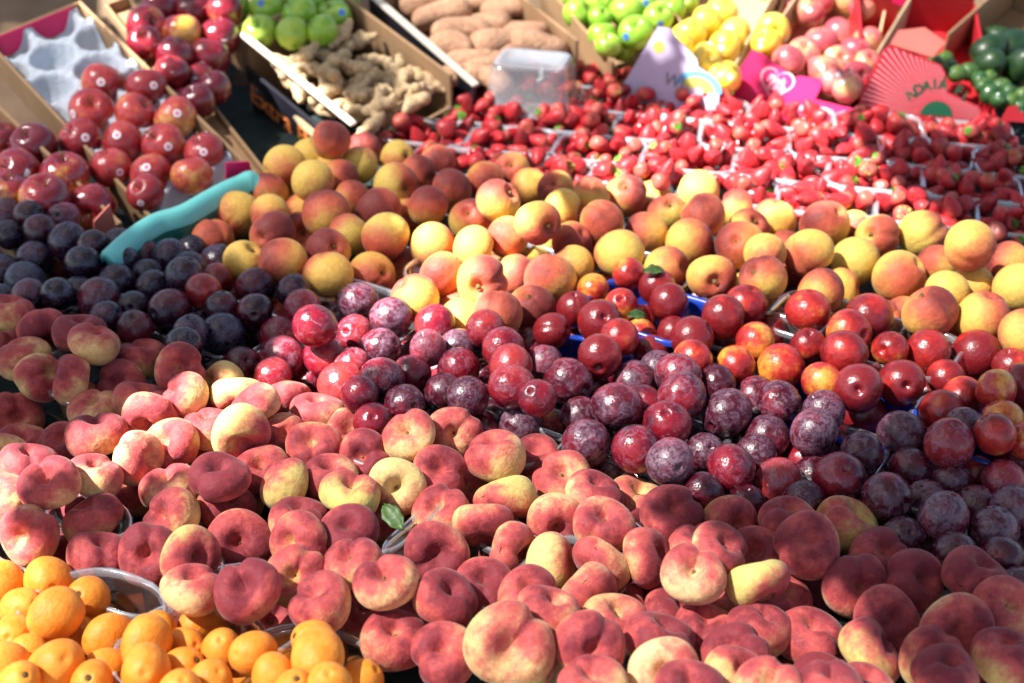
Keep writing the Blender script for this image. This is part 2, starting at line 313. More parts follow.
MESH = {
 'flat peach': [flat_peach('flat_peach', M['flat peach'], nr(i)) for i in range(10)],
 'yellow peach': [round_fruit('yellow_peach', M['yellow peach'], nr(20 + i), asp=nr(i).uniform(.92, 1.0), dimple=(.24, .34, .3, .42, .26, .36, .3, .4)[i], dw=(.2, .24, .2, .3, .18, .25, .22, .28)[i], suture=(.03, .13, .06, .18, .05, .10, .15, .04)[i], sw=(.16, .2, .16, .26, .2, .16, .2, .2)[i], tip=.06, lump=(.022, .035, .03, .04, .045, .03, .035, .05)[i]) for i in range(8)],
 'nectarine': [round_fruit('nectarine', M['nectarine'], nr(40 + i), asp=nr(i).uniform(.92, 1.04), dimple=.26, dw=.17, suture=(.03, .08, .05, .06)[i], sw=.11, tip=.05, lump=.02) for i in range(4)],
 'red plum': [round_fruit('red_plum', M['red plum'], nr(60 + i), asp=nr(i).uniform(.98, 1.1), dimple=.2, dw=.13, suture=(.02, .05, .03, .04)[i], sw=.10, tip=.02, lump=.02) for i in range(4)],
 'dark plum': [round_fruit('dark_plum', M['dark plum'], nr(80 + i), asp=nr(i).uniform(.95, 1.1), dimple=.2, dw=.13, suture=(.02, .06, .03, .04)[i], sw=.10, tip=.02, lump=.025) for i in range(4)],
 'loquat': [round_fruit('loquat', M['loquat'], nr(120 + i), asp=nr(i).uniform(1.0, 1.2), dimple=.13, dw=.16, suture=0, lump=.045, shoulder=(-.07, .05, -.12)[i], bottom=.06) for i in range(3)],
 'red apple': [apple('red_apple', M['red apple'], nr(140 + i), .92) for i in range(2)],
 'glossy apple': [apple('glossy_apple', M['glossy apple'], nr(150 + i), 1.02, .05, .14) for i in range(2)],
 'green apple': [apple('green_apple', M['green apple'], nr(160 + i), .93, .015) for i in range(2)],
 'pink apple': [apple('pink_apple', M['pink apple'], nr(170 + i), .93) for i in range(2)],
 'yellow melon': [apple('yellow_apple', M['yellow melon'], nr(180 + i), .92, .02) for i in range(2)],
 'lime': [round_fruit('lime', M['lime'], nr(190 + i), asp=1.2, dimple=-.10, dw=.2, suture=0, bottom=-.08, lump=.015) for i in range(2)],
 'avocado': [round_fruit('avocado', M['avocado'], nr(195 + i), asp=1.35, dimple=.03, dw=.1, suture=0, bottom=0, lump=.02, shoulder=-.22) for i in range(2)],
}
CAL = [sepals('sepals', 8, .62, 1.0), sepals('sepals', 7, .55, 1.0)]
BERRY = [berry_mesh('strawberry', nr(200 + i), (1.3, 1.5, 1.15, 1.65)[i], (.92, .88, 1.0, .84)[i]) for i in range(4)]
for b in range(4): pass
STUB_FLAT = stub('stem_scar', .13, .05, .10, ring=.17); STUB_LOQ = stub('calyx', .94, .09, .05, 'dry calyx', .25)
STUB_PEACH = stub('stem_scar', .74, .05, .08); STEM_APPLE = stem_bent('stem', .62); STUB_AVO = stub('stem_scar', 1.31, .05, .03)
STK = cap_disc('sticker', [M['sticker'], M['sticker pink']], .18); STK_B = cap_disc('sticker', M['sticker blue'], .2); STK_W = cap_disc('sticker', M['sticker'], .17)

# ------------------------------------------------------------------ fruit read off the photograph: (px, py, width px[, axis x, axis y][, flags])
# flags: L lies low, y yellow-green, d dark, r red, o orange, b heavy bloom, n no bloom, w pale
YP = """331 140 40 T|285 167 44 y|310 157 38 y|359 165 38 y|313 182 43 y|268 194 43|236 214 48 r|326 214 48 r|270 214 37|302 212 40|352 199 38|340 178 34 r|336 165 34|379 210 45 r|212 240 44|273 235 46|206 222 34 L|349 234 36 y|328 250 44 r|300 232 32 L|364 150 34 r|288 190 34 L|245 261 38 y|283 262 48|328 275 50|371 276 48|386 236 47 y|398 159 36|396 184 44 y|438 163 36|418 174 34 r|452 189 40|428 206 40|471 220 43|498 201 44 T|485 180 37|512 172 38|529 188 40 r|556 190 36|563 208 36|538 223 46 T|508 237 42|433 246 47|407 218 30 L|572 242 40|562 228 32 L|474 247 40 w|443 275 46|415 298 49|482 282 53|497 315 52|532 308 47|551 279 53|573 266 42 r|517 276 38|460 308 34 L|446 305 32 L|405 268 32 L|461 320 32 w|626 196 43|653 199 34 L|602 222 44|591 196 34|646 233 43 r|699 191 41 y|668 213 36 y|703 215 46 y|735 209 38 d|773 221 46|689 243 49 r|748 228 40|740 245 49|620 254 50|666 269 46 r|712 278 48|765 254 38 y|763 278 47|588 248 36 rL|785 252 34 L|825 224 49 r|808 253 49|878 236 43 y|922 234 48 y|856 261 48 y|899 277 53 y|970 246 50 T|938 266 44|947 292 40 y|821 292 46 r|972 286 36 r|854 230 30 L|930 312 54|983 318 55 w|1026 335 54 r|1008 262 42 r|1018 288 50|903 318 30 L|880 322 30 L|500 262 34 L|610 240 30 L|725 255 30 L|840 290 30 L|793 268 32 L|1004 308 32 L"""
NE = """552 331 37 d|593 290 34 o|575 310 37|600 322 45|629 274 33 o|621 305 32 o|657 287 38 dF|669 302 38 d|641 307 28 oL|619 338 39|600 356 45|640 336 26 yL|652 352 37|612 288 24 oL|651 320 22 oL|574 340 30 L|673 333 30 d|692 338 43|723 317 46 y|691 318 28 L|746 305 43|693 359 39 o|736 365 40|723 341 28 dL|808 311 46|869 317 47|849 332 46|844 353 46|826 328 30 L|755 342 40|781 367 46 o|806 358 32 L|808 345 34|822 382 42|858 388 49 d|874 368 32 dL|901 383 47 d|890 349 36|880 357 28 L|777 324 34 dL|770 332 28 dL|927 352 47|976 354 49 d|952 338 32 L|1011 366 38|996 390 42 y|963 398 44 o|943 412 46|946 378 38 d|929 394 30 dL|901 412 30 dL|1022 386 46|1002 420 42 o|995 434 42|974 474 34 o|1026 441 34 o|203 291 36 |217 279 30 |229 296 26 L|277 316 22 L|269 276 26 L|62 268 24 L|546 426 30 yL|700 300 26 L|640 322 24 L"""
DP = """7 217 36|29 215 30|26 232 34|40 231 34|64 219 34 r|67 241 37|11 250 26 rL|35 259 37|93 245 28|119 246 36|83 263 36|120 261 36|145 256 30|170 256 36|191 251 30|218 262 37|189 269 36|184 276 37|148 275 30|153 288 35|117 282 37|99 298 42 r|80 293 30|58 294 28|26 282 40 b|1 273 38|30 296 36|133 308 36|170 310 42|106 318 32|135 329 38 r|2 300 30|75 322 24 L|184 346 38|191 333 28|222 309 34|256 287 38|294 291 35|255 311 36|222 333 42|193 330 26|160 330 26 L|205 320 26 L|60 310 26 L|210 350 26 L|165 275 26 L|130 270 26 L|50 250 26 L|10 235 30"""
RP = """302 309 38|315 326 42 T|280 337 42|283 358 43|242 366 40|326 358 43|355 334 38|358 302 39|340 303 28 dL|340 318 28 dL|273 376 34|311 382 28 L|341 384 44|352 366 34|380 348 40 b|391 317 40 b|382 379 43|412 373 37|360 394 34|406 347 20 L|428 348 36|435 324 40|459 349 41 b|459 368 41|485 329 39|503 348 43|511 366 42|512 387 45|545 363 36 b|568 381 47|537 398 28|444 392 36 d|468 397 42 d|404 406 43 b|373 422 32|520 426 44 db|484 430 26 dL|490 418 26 dL|378 408 34 dL|590 387 28 L|580 416 38 d|586 443 48|617 407 49|643 404 34|634 382 43 b|658 369 32 b|678 375 44|682 396 49|667 424 48|636 449 48|670 462 48 b|727 413 49 d|717 384 34 b|705 453 40 db|731 468 48 b|613 472 40 dbL|702 494 40 db|756 395 36 b|779 403 45 b|824 411 42 b|814 432 46 b|767 437 46 db|756 454 34 b|778 482 47|805 460 32 L|831 448 28 bL|862 453 43 d|840 479 54|814 476 32 dL|803 502 36 d|745 505 36 d|902 436 48 d|949 444 49 b|965 428 38 b|910 470 45 d|887 498 51 d|951 482 40 d|925 501 34 d|943 517 50 d|1003 483 46|1012 508 38 db|977 508 38 d|994 531 49 d|903 538 42 d|955 554 42 d|1002 558 44 d|1017 590 38 d|930 540 26 dL|700 430 26 dL|330 345 26 L|420 395 26 L|440 370 26 L|530 345 26 L|655 430 26 L|600 380 26 L|870 480 28 dL|690 470 28 L|740 440 28 dL"""
FPL = """10 312 46 0 .8|43 329 46 .35 -.8|24 357 54 -.1 .75|39 378 44 .6 .3|71 379 46 -.85 .2|93 343 50 .35 .9|80 333 50 0 .85|120 386 50 0 .25|141 358 51 .1 .93|180 369 50 .1 .1|184 396 48 -.45 .25|141 401 42 .2 .6|150 416 48 -.1 -.4|96 434 58 0 .75|96 411 40 0 .5 L|90 402 36 0 .6 yL|8 336 36 0 .5 L|16 418 44 .3 .1 L|95 475 52 .2 .7|137 458 46 .7 0|172 444 54 -.3 .15|50 484 58 -.05 .45|29 465 46 .1 .7|0 459 36 .3 .3|2 502 50 -.3 .3 y|29 535 56 -.1 0|82 500 40 .2 .5 L|128 491 40 0 .5 yL|66 447 32 0 .5 L|94 519 56 -.3 .6 d|171 517 54 -.35 .2|170 488 50 -.2 .8|219 478 61 0 .6 d|100 556 52 .1 .75|150 555 63 .05 .1|190 556 40 .5 0 y|193 588 52 .1 .7 d|68 562 32 0 .5 L|219 387 38 -.4 .3 y|239 395 48 .1 -.8 y|254 407 46 -.4 .7|241 434 58 .2 -.4 y|286 400 46 .2 -.7|318 413 56 0 .7|208 428 46 0 .6|205 446 36 0 .5 yL|282 440 36 .3 .3|314 447 51 -.05 .35 y|351 434 34 0 .4 L|364 458 48 -.15 .1|284 484 56 -.7 .5 y|262 472 42 0 .4|330 478 44 0 .6|350 495 58 .2 .88 y|235 500 46 .1 .6 L|240 543 66 .05 .15|300 520 54 0 .7 d|300 541 52 -.4 .1 y|348 533 56 0 .45 d|247 590 64 0 .25|296 576 56 .05 .1 y|320 602 64 -.2 .5|226 508 46 .3 .5 L|385 582 62 -.05 .5|352 563 44 -.2 .5|441 511 56 -.2 .4|436 553 62 .1 0|446 599 62 .2 .5 y|504 500 60 .1 -.7 y|483 523 44 0 -.6|510 554 56 .65 -.1|484 588 38 0 .5|530 597 58 0 .5|553 563 46 .7 .1|548 612 38 .3 .6|395 640 66 0 .5|444 654 60 -.1 .4|510 645 86 0 .05 y|409 436 52 -.2 .4|454 433 53 0 0|495 455 62 -.1 .8 y|440 474 52 0 .3|397 487 42 0 0 y|420 457 36 .2 .5 L|352 433 32 0 .5 L|562 478 56 0 .4|536 460 36 0 .5|382 516 34 0 .4 L|594 494 44 .2 .6|604 524 60 0 .5|671 514 60 0 .3 d|556 524 46 .1 -.1|638 500 44 .1 .6|601 564 58 -.4 -.5 y|646 558 44 .7 .3 d|701 549 62 0 .88|731 526 50 .2 .1 d|693 574 62 0 .35 d|586 592 48 .5 -.4|615 606 48 0 .6 yL|615 621 42 .2 .5|590 646 70 .1 0|660 640 70 .3 .8|671 618 36 .5 .5|707 632 46 0 .6|716 602 40 0 .5 dL|664 671 66 0 .1|737 655 54 -.3 .4|738 678 56 .2 .5 y|592 686 56 0 .6|757 556 46 -.2 .3 d|807 546 66 0 .4 d|787 521 54 .1 .7 d|848 526 66 .4 .7 y|758 582 60 .3 -.75 y|856 586 64 .1 .1 d|880 557 50 .1 .4 d|915 581 58 .25 .2 d|720 550 40 .3 .4|815 584 48 .2 .5 dL|758 629 54 .3 .6 y|811 639 70 .05 .6|887 621 66 .1 .3|871 653 66 .5 .4 y|824 684 40 0 .6|864 692 54 .1 .6|976 579 68 .3 .83 d|958 630 70 0 .05 d|933 660 50 -.1 .4 y|945 676 54 .1 .6|1005 656 50 0 .6 d|1002 608 48 .2 .3 d|993 636 36 .2 .5 dL|1020 640 34 .2 .5 dL|831 688 44 0 .6|975 688 30 0 .5 dL|560 660 40 0 .5 L|780 600 36 .3 .4 L|420 620 40 0 .5 dL|360 612 44 .2 .4 dL|270 625 40 .2 .4 L|500 610 34 .2 .5 L|440 575 36 .1 .4 dL|320 560 36 0 .5 L|180 540 36 0 .4 L|660 590 40 .1 .5 dL|690 690 40 0 .5|640 535 40 .1 .5 L|540 500 36 .1 .5 dL|470 495 36 0 .5 dL|340 500 36 0 .5 L|780 660 44 0 .5 L|915 640 40 0 .5 dL|770 690 44 0 .5"""
LQ = """48 579 46 .45 -.2|88 597 42 -.2 .3|56 615 50 -.7 -.5|2 584 44 -.3 .2|21 608 38 .8 .3|16 635 40 0 .1|5 666 46 -.6 .5|57 666 54 .5 .4|30 656 38 .7 -.6|74 636 34 .6 .6 L|99 622 34 .8 0 L|110 637 46 -.75 -.1|158 633 34 .2 .6|146 643 50 -.3 -.8|146 670 50 .2 .1|105 668 38 -.8 .4|92 682 40 .1 .4|186 648 34 .6 .3|185 668 40 .7 .5|201 626 43 -.7 -.1|44 642 34 .3 -.8 L|222 650 36 .1 .6|254 653 44 -.55 .1|313 642 44 -.8 .4|318 658 54 0 -.7|284 654 26 .3 .8 L|274 675 38 .8 -.4|239 678 32 -.6 .7 L|210 682 40 .5 .6|329 684 36 .1 .6|360 682 40 .7 .6|125 655 34 .3 .6 L|230 668 34 .5 .2 L|295 690 40 .2 .7|20 682 40 .5 .5|180 690 40 .3 .6"""
# fruit lying in the tilted boxes: name, rack, height above the box rim plane, list
AP = "103 84 42|147 88 40|92 111 43|135 114 40|176 118 42 o|81 140 42|123 143 42|164 145 42|205 153 40|111 168 40|151 175 42|192 176 40|146 193 36"
GL1 = "34 147 44 |19 173 46 |65 178 48 o|10 196 42|45 201 50 o|93 206 46 o|2 142 36|60 222 40 L|10 225 40 L"
GL2 = "159 8 36|193 12 38|146 27 40 o|182 34 38|146 44 34|220 38 38|174 56 36|209 59 40|172 74 34|199 82 36|198 102 34|182 104 30 L|225 12 34|215 88 32|160 -6 34"
GA1 = "234 8 34|266 10 34|300 14 36|334 18 36|260 32 34|293 34 34|322 31 32|311 2 32|284 0 32|345 2 30|250 40 28 L"
GA2 = "577 14 30|626 12 34|636 33 35|602 36 29|658 18 31|673 10 27|600 18 24|608 46 26|646 2 28|598 2 28|686 0 26|618 -6 30|570 -4 28|662 36 26 L|622 50 24 L"
YM = "721 14 34|706 23 34|689 36 36|678 46 33|706 59 32|725 47 36|735 35 34|725 78 34|700 64 30 L|773 30 34|766 43 30|664 50 28 L|690 70 28 L|752 48 26 L"
PA = "838 35 33|821 43 33|804 54 33|788 62 33|838 62 32|855 52 32|822 70 33|856 77 32|867 64 28|848 88 32|867 41 30 o|832 82 30|775 72 30 L|880 80 28 L"
PA2 = "795 10 30|809 13 30|820 2 28|848 0 28 |862 8 26|780 -2 28"
LM = "934 64 17|945 60 17|949 68 17|957 74 17|969 72 18|979 80 17|984 86 17|989 94 17|1000 87 17|1009 94 17|1010 102 16|1022 97 16|998 100 16|1022 108 16|990 78 15"
AV = "1011 48 36|990 50 30|988 64 26|1020 66 30|1000 40 26 L"

def parse(txt, kind, rack=None):
    out = []
    for e in txt.split('|'):
        p = e.split(); num = []; fl = ''
        for q in p:
            try: num.append(float(q))
            except ValueError: fl = q
        out.append(dict(kind=kind, px=num[0], py=num[1], w=num[2], ax=tuple(num[3:5]) if len(num) > 3 else None, fl=fl, rack=rack))
    return out
TILT = R(17)
NRACK = np.array([0, -math.sin(TILT), math.cos(TILT)])
def rackP(y0, h=0.0): return np.array([0, y0, FPZ + .02]) + NRACK * h
RK = {'apple tray': 2.06, 'red box': 1.97, 'dark red box': 2.16, 'ginger box': 2.24, 'far green box': 2.24, 'potato box': 2.30, 'green box': 2.42, 'yellow box': 2.42, 'pink box': 2.42, 'far pink box': 2.55, 'lime box': 2.40, 'avocado box': 2.45}
FR = []
FR += parse(YP, 'yellow peach') + parse(NE, 'nectarine') + parse(DP, 'dark plum') + parse(RP, 'red plum') + parse(FPL, 'flat peach') + parse(LQ, 'loquat')
FR += parse(AP, 'red apple', 'apple tray') + parse(GL1, 'glossy apple', 'red box') + parse(GL2, 'glossy apple', 'dark red box') + parse(GA1, 'green apple', 'far green box') + parse(GA2, 'green apple', 'green box')
FR += parse(YM, 'yellow melon', 'yellow box') + parse(PA, 'pink apple', 'pink box') + parse(PA2, 'pink apple', 'far pink box') + parse(LM, 'lime', 'lime box') + parse(AV, 'avocado', 'avocado box')
N = len(FR)
D = np.zeros((N, 3)); P = np.zeros((N, 3)); W = np.zeros(N); AX = np.zeros((N, 3)); HK = np.ones(N)
for i, f in enumerate(FR):
    mn = {'flat peach': .062, 'yellow peach': .059, 'nectarine': .045, 'red plum': .046, 'dark plum': .045, 'loquat': .039}.get(f['kind'], 0)
    f['w'] = max(f['w'], mn * (473 + .9 * f['py']))
    D[i] = ray(f['px'], f['py']); W[i] = f['w'] / 2 / F * (1.07 if f['kind'] in ('flat peach', 'red apple') else 1.04)
    if f['rack']: P[i] = un_plane(f['px'], f['py'], rackP(RK[f['rack']], -.035 if 'L' in f['fl'] else -.01), NRACK)
    else: P[i] = un(f['px'], f['py'], FPZ + (-.05 if 'L' in f['fl'] else .045 if 'T' in f['fl'] else 0.0))
    if f['ax']:
        a, b = f['ax']
        if f['kind'] == 'flat peach':
            q = math.hypot(a, b); g_ = min(.93, q * 1.5) / max(q, 1e-6); a *= g_; b *= g_
        s = math.sqrt(max(0.02, 1 - a * a - b * b)); AX[i] = nrm(RT * a + UP * b - FW * s)
    else:
        v = rng.normal(size=3); v[2] += .5
        if f['kind'] in ('red apple', 'glossy apple', 'green apple', 'pink apple', 'yellow melon'): v = rng.normal(size=3) * .55 + np.array([0, -.15, 1])
        AX[i] = nrm(v)
    if f['kind'] == 'flat peach': HK[i] = .63
LOW = np.array(['L' in f['fl'] for f in FR])
SHAPE_M = np.where(np.array([f['kind'] == 'flat peach' for f in FR]), .955, 1.0)
fixed_z = np.array([f['rack'] is not None for f in FR])
P0_ = P.copy()
for it in range(220):
    Z = (P - CAM) @ FW; r = W * Z * SHAPE_M
    dv = P[None] - P[:, None]; dist = np.linalg.norm(dv, axis=2) + 1e-9; n = dv / dist[..., None]
    cs = np.einsum('ijk,ik->ij', n, AX)              # angle of contact dir to i's axis
    ri = r[:, None] * np.sqrt((1 - cs ** 2) + (HK[:, None] * cs) ** 2)
    pen = (ri + ri.T) * .985 - dist; np.fill_diagonal(pen, -1)
    pen = np.clip(pen, 0, None) * (pen > 0)
    mv = -(n * pen[..., None]).sum(1) * .38
    # move mostly along the line of sight, a little sideways
    dn = D / np.linalg.norm(D, axis=1)[:, None]
    al = (mv * dn).sum(1)[:, None] * dn; P = P + al + (mv - al) * .25
    Z = (P - CAM) @ FW; home = CAM + D * Z[:, None]; P = P + (home - P) * (.25 if it < 200 else .7)
    off = ((P - P0_) * dn).sum(1); mx = np.where(fixed_z, .03, .055); P = P - dn * (off - np.clip(off, -mx, mx))[:, None]
    lo = TABLE + .006 + W * Z * (.55 + .4 * (HK > .9)); bad = (P[:, 2] < lo) & ~fixed_z
    t = np.where(bad, (lo - P[:, 2]) / (-D[:, 2]), 0); P = P - D * t[:, None]
Z = (P - CAM) @ FW
print('residual overlap mm: max %.1f mean %.2f' % (pen.max() * 1000, pen[pen > 0].mean() * 1000 if (pen > 0).any() else 0), 'z range', (P[~fixed_z, 2] - FPZ).min(), (P[~fixed_z, 2] - FPZ).max())
for i, f in enumerate(FR): f['P'] = P[i]; f['r'] = W[i] * Z[i]; f['axw'] = AX[i]

# ------------------------------------------------------------------ fillers under the heaps, kept only where the camera sees them
listed = [f for f in FR if not f['rack']]
LP = np.array([f['P'] for f in listed]); LR = np.array([f['r'] for f in listed]); LH = np.array([HK[i] for i in range(N) if not FR[i]['rack']]); LX = np.array([f['axw'] for f in listed])
BASE_R = {'yellow peach': .034, 'flat peach': .036, 'nectarine': .031, 'red plum': .027, 'dark plum': .026, 'loquat': .021}
fill = []
for (lay, zoff) in ((0, 0.0), (1, .034)):
    y = .80
    row = 0
    while y < 2.32:
        x = -1.0 + (row % 2) * .03 + lay * .02
        while x < 1.0:
            p = np.array([x + rng.uniform(-.008, .008), y + rng.uniform(-.008, .008), 0]); px, py = to_px((p[0], p[1], FPZ))
            dd = np.linalg.norm(LP[:, :2] - p[:2], axis=1); j = int(np.argmin(dd)); kd = listed[j]['kind']
            if dd[j] < (.085 if py > 640 or px < 25 or px > 1000 else .055) and -90 < px < 1115 and py < 840:
                r = BASE_R[kd] * rng.uniform(.92, 1.05); hh = .60 if kd == 'flat peach' else 1
                p[2] = TABLE + .004 + r * hh + zoff
                v = LP - p; q = np.linalg.norm(v, axis=1); nn = v / q[:, None]; cs = (nn * LX).sum(1)
                ok = (q > (LR * np.sqrt(1 - cs ** 2 + (LH * cs) ** 2) + r * (.82 if hh < 1 else .92))).all()
                ok = ok and all(np.linalg.norm(g['P'] - p) > (g['r'] + r) * .88 for g in fill if abs(g['P'][1] - p[1]) < .09)
                if 100 < px < 262 and py < 252: ok = False
                if lay and not (py > 640 or px < 10 or px > 1014): ok = False
                if ok: fill.append(dict(kind=kd, P=p, r=r, fl='L' + (''.join(c for c in listed[j]['fl'] if c in 'dby')), ax=None, px=px, py=to_px(p)[1], w=2 * r * F / ((p - CAM) @ FW), rack=None, axw=nrm(np.array([rng.normal() * .3, rng.normal() * .3, 1])), filler=True))
            x += .052
        y += .05; row += 1
print('listed', len(listed), 'fillers', len(fill))
ALL = FR + fill

# ------------------------------------------------------------------ words for labels
ORD = ['first', 'second', 'third', 'fourth', 'fifth', 'sixth', 'seventh', 'eighth', 'ninth', 'tenth', 'eleventh', 'twelfth', 'thirteenth', 'fourteenth', 'fifteenth', 'sixteenth']
NUM = 'zero one two three four five six seven eight nine ten eleven twelve thirteen fourteen fifteen sixteen'.split()
def zone(f):
    k, x, y = f['kind'], f['px'], f['py']
    if f['rack']: return {'apple tray': 'in the pulp tray box', 'red box': 'in the box behind the dark plums', 'dark red box': 'beside the black box', 'far green box': 'behind the ginger box', 'green box': 'behind the lilac card box', 'yellow box': 'in the lilac card box', 'pink box': 'in the magenta heart box', 'far pink box': 'behind the magenta heart box', 'lime box': 'in the red striped box', 'avocado box': 'in the far right box'}[f['rack']]
    if k == 'yellow peach':
        if x < 300: return 'next to the turquoise tub' if y < 225 else 'between turquoise tub and dark plums'
        if x < 405: return 'just below the ginger' if y < 195 else 'behind the shaded red plums'
        if x < 590: return 'just below the shaded strawberries' if y < 215 else 'in the sunlit middle patch' if y < 285 else 'just behind the central red plums'
        if x < 800: return 'just below the sunlit strawberries' if y < 226 else 'behind the blue nectarine tray'
        return 'below the right strawberries' if y < 262 else 'behind the right nectarines'
    if k == 'nectarine':
        if x < 330: return 'among the dark plums at left'
        if 605 < x < 685 and y < 325: return 'in the blue tray'
        if x < 685: return 'just in front of the blue tray'
        if x < 795: return 'right of the blue tray'
        if x < 905: return 'in front of the right peaches' if y < 362 else 'behind the right bloomed plums'
        return 'near the right edge' if y < 395 else 'beside plums at the right edge'
    if k == 'dark plum':
        if y < 268: return 'nearest the left apple boxes' if x < 110 else 'nearest the turquoise tub'
        if x < 110: return 'behind the shaded flat peaches'
        return 'around the lone red nectarine' if y < 320 else 'at the front of the dark heap'
    if k == 'red plum':
        if x < 400: return 'right of the dark plums' if y < 345 else 'in the sunlit left patch'
        if x < 560: return 'below the sunlit peaches' if y < 375 else 'behind the middle flat peaches'
        if x < 690: return 'in the central plum heap' if y < 420 else 'at the front of the central heap'
        if x < 850: return 'in front of the nectarines' if y < 445 else 'behind the front right flat peaches'
        return 'in the right plum heap' if y < 495 else 'in the shaded right corner'
    if k == 'flat peach':
        if x < 215 and y < 408: return 'in the shaded tray at left'
        if x < 300 and y < 455: return 'in the sunlit left patch'
        if x < 130: return 'behind the loquats at left'
        if x < 275: return 'just behind the loquats' if y > 500 else 'between sunlit patch and loquats'
        if x < 420: return 'below the sunlit plums' if y < 520 else 'right of the loquats'
        if x < 560: return 'below the central plums' if y < 535 else 'in the front middle heap'
        if x < 690: return 'under the central plum heap' if y < 580 else 'along the front edge middle'
        if x < 860: return 'below the bloomed plums' if y < 600 else 'along the front edge right'
        return 'in the dark right corner'
    if k == 'loquat':
        return ('in the left loquat tray' if x < 130 else 'in the middle loquat tray' if x < 235 else 'in the right loquat tray')
LOOKS = {'yellow peach': ('mostly yellow', 'half blushed yellow', 'red blushed'), 'flat peach': ('yellow cheeked', 'rosy', 'deep red'), 'nectarine': ('orange yellow', 'bright red', 'dark red'), 'red plum': ('bright red', 'crimson', 'purple'), 'dark plum': ('reddish', 'dark purple', 'near black'),
         'loquat': ('smooth orange', 'orange', 'brown marked'), 'red apple': ('yellow streaked red', 'rosy red', 'deep red'), 'glossy apple': ('yellow and red', 'red', 'dark red'), 'green apple': ('green', 'green', 'green'), 'yellow melon': ('yellow', 'yellow', 'yellow'), 'pink apple': ('peachy', 'pink', 'pink'), 'lime': ('green', 'green', 'green'), 'avocado': ('dark green', 'dark green', 'dark green')}
NOUN = {'yellow peach': 'peach', 'flat peach': 'flat peach', 'nectarine': 'nectarine', 'red plum': 'plum', 'dark plum': 'plum', 'loquat': 'loquat', 'red apple': 'apple', 'glossy apple': 'long apple', 'green apple': 'apple', 'yellow melon': 'round fruit', 'pink apple': 'apple', 'lime': 'lime', 'avocado': 'avocado'}
CATG = {'flat peach': 'peach', 'yellow peach': 'peach', 'glossy apple': 'apple', 'red apple': 'apple', 'green apple': 'apple', 'pink apple': 'apple', 'yellow melon': 'fruit', 'red plum': 'plum', 'dark plum': 'plum'}
ONAME = {'yellow melon': 'yellow_apple'}

# ------------------------------------------------------------------ build the fruit
def rot_to(axis, spin):
    return Vector((0, 0, 1)).rotation_difference(Vector(axis)).to_matrix().to_4x4() @ Matrix.Rotation(spin, 4, 'Z')
cnt = {}
BLUSH0 = {'yellow peach': .50, 'flat peach': .63, 'nectarine': .95, 'red plum': .86, 'dark plum': .78, 'red apple': .88, 'glossy apple': .92, 'pink apple': .75}
for i, f in enumerate(ALL):
    k = f['kind']; fl = f['fl']
    me = MESH[k][int(rng.integers(len(MESH[k])))]
    o = bpy.data.objects.new(ONAME.get(k, k.replace(' ', '_')), me); link(o)
    spin = rng.uniform(0, 6.28); r = f['r']
    sc = r / 1.02 if k not in ('glossy apple', 'lime', 'avocado') else r / 1.0
    Mx = rot_to(f['axw'], spin); o.matrix_world = Matrix.Translation(Vector(f['P'])) @ Mx @ Matrix.Scale(sc, 4)
    am = BLUSH0.get(k, .5) + rng.normal() * .15; hue = rng.random() * .6; bl = .5 + rng.normal() * .14
    if 'y' in fl: am -= (.16 if k == 'flat peach' else .22); hue = min(1, hue + .4)
    if 'o' in fl: am -= .2; hue = .1
    if 'w' in fl: am -= .2
    if 'r' in fl: am += .22 if k == 'yellow peach' else (-.35 if k == 'dark plum' else .1)
    if 'd' in fl: am += .12 if k == 'flat peach' else .34
    if 'b' in fl: bl += .2; am += .15
    if k == 'dark plum': bl += .05
    if k == 'red plum' and 'd' not in fl and 'b' not in fl: am -= .12
    am = float(min(1.1, max(-.1, am))); o.color = (am, float(min(1, max(0, bl))), float(hue), 1)
    f['o'] = o; f['am'] = am
    if f['w'] > 26 or not f.get('filler'):
        toward = -np.dot(f['axw'], nrm(np.array(f['P']) - CAM))
        if k == 'flat peach' and toward > .25: obj('stem_scar', STUB_FLAT, o)
        if k == 'loquat' and toward > -.2: obj('calyx', STUB_LOQ, o)
        if k == 'yellow peach' and toward > .35 and not f.get('filler'): obj('stem_scar', STUB_PEACH, o)
        if k in ('red apple', 'green apple', 'glossy apple', 'pink apple') and toward > .2: obj('stem', STEM_APPLE, o)
        if k == 'avocado': obj('stem_scar', STUB_AVO, o)
        if k in ('red apple', 'glossy apple', 'green apple', 'yellow melon', 'lime', 'pink apple') and 'L' not in fl:
            pb = {'red apple': .9, 'glossy apple': .55, 'green apple': .4, 'yellow melon': .7, 'lime': .5, 'pink apple': .3}[k]
            if rng.random() < pb:
                # sticker on the camera-facing side
                dcam = nrm(CAM - f['P']); dl = nrm(dcam + RT * rng.uniform(-.55, .55) + UP * rng.uniform(-.3, .6))
                loc = Mx.to_3x3().inverted() @ Vector(dl); az = math.atan2(loc.y, loc.x); el = math.asin(max(-1, min(1, loc.z)))
                el = max(-.7, min(.55, el))
                asp = {'red apple': .95, 'glossy apple': 1.03}.get(k, .95)
                s = obj('sticker', STK if k == 'red apple' else STK_B if k == 'green apple' else STK_W, o, Matrix.Rotation(az, 4, 'Z') @ Matrix.Rotation(-el, 4, 'Y') @ Matrix.Scale(1.03, 4))
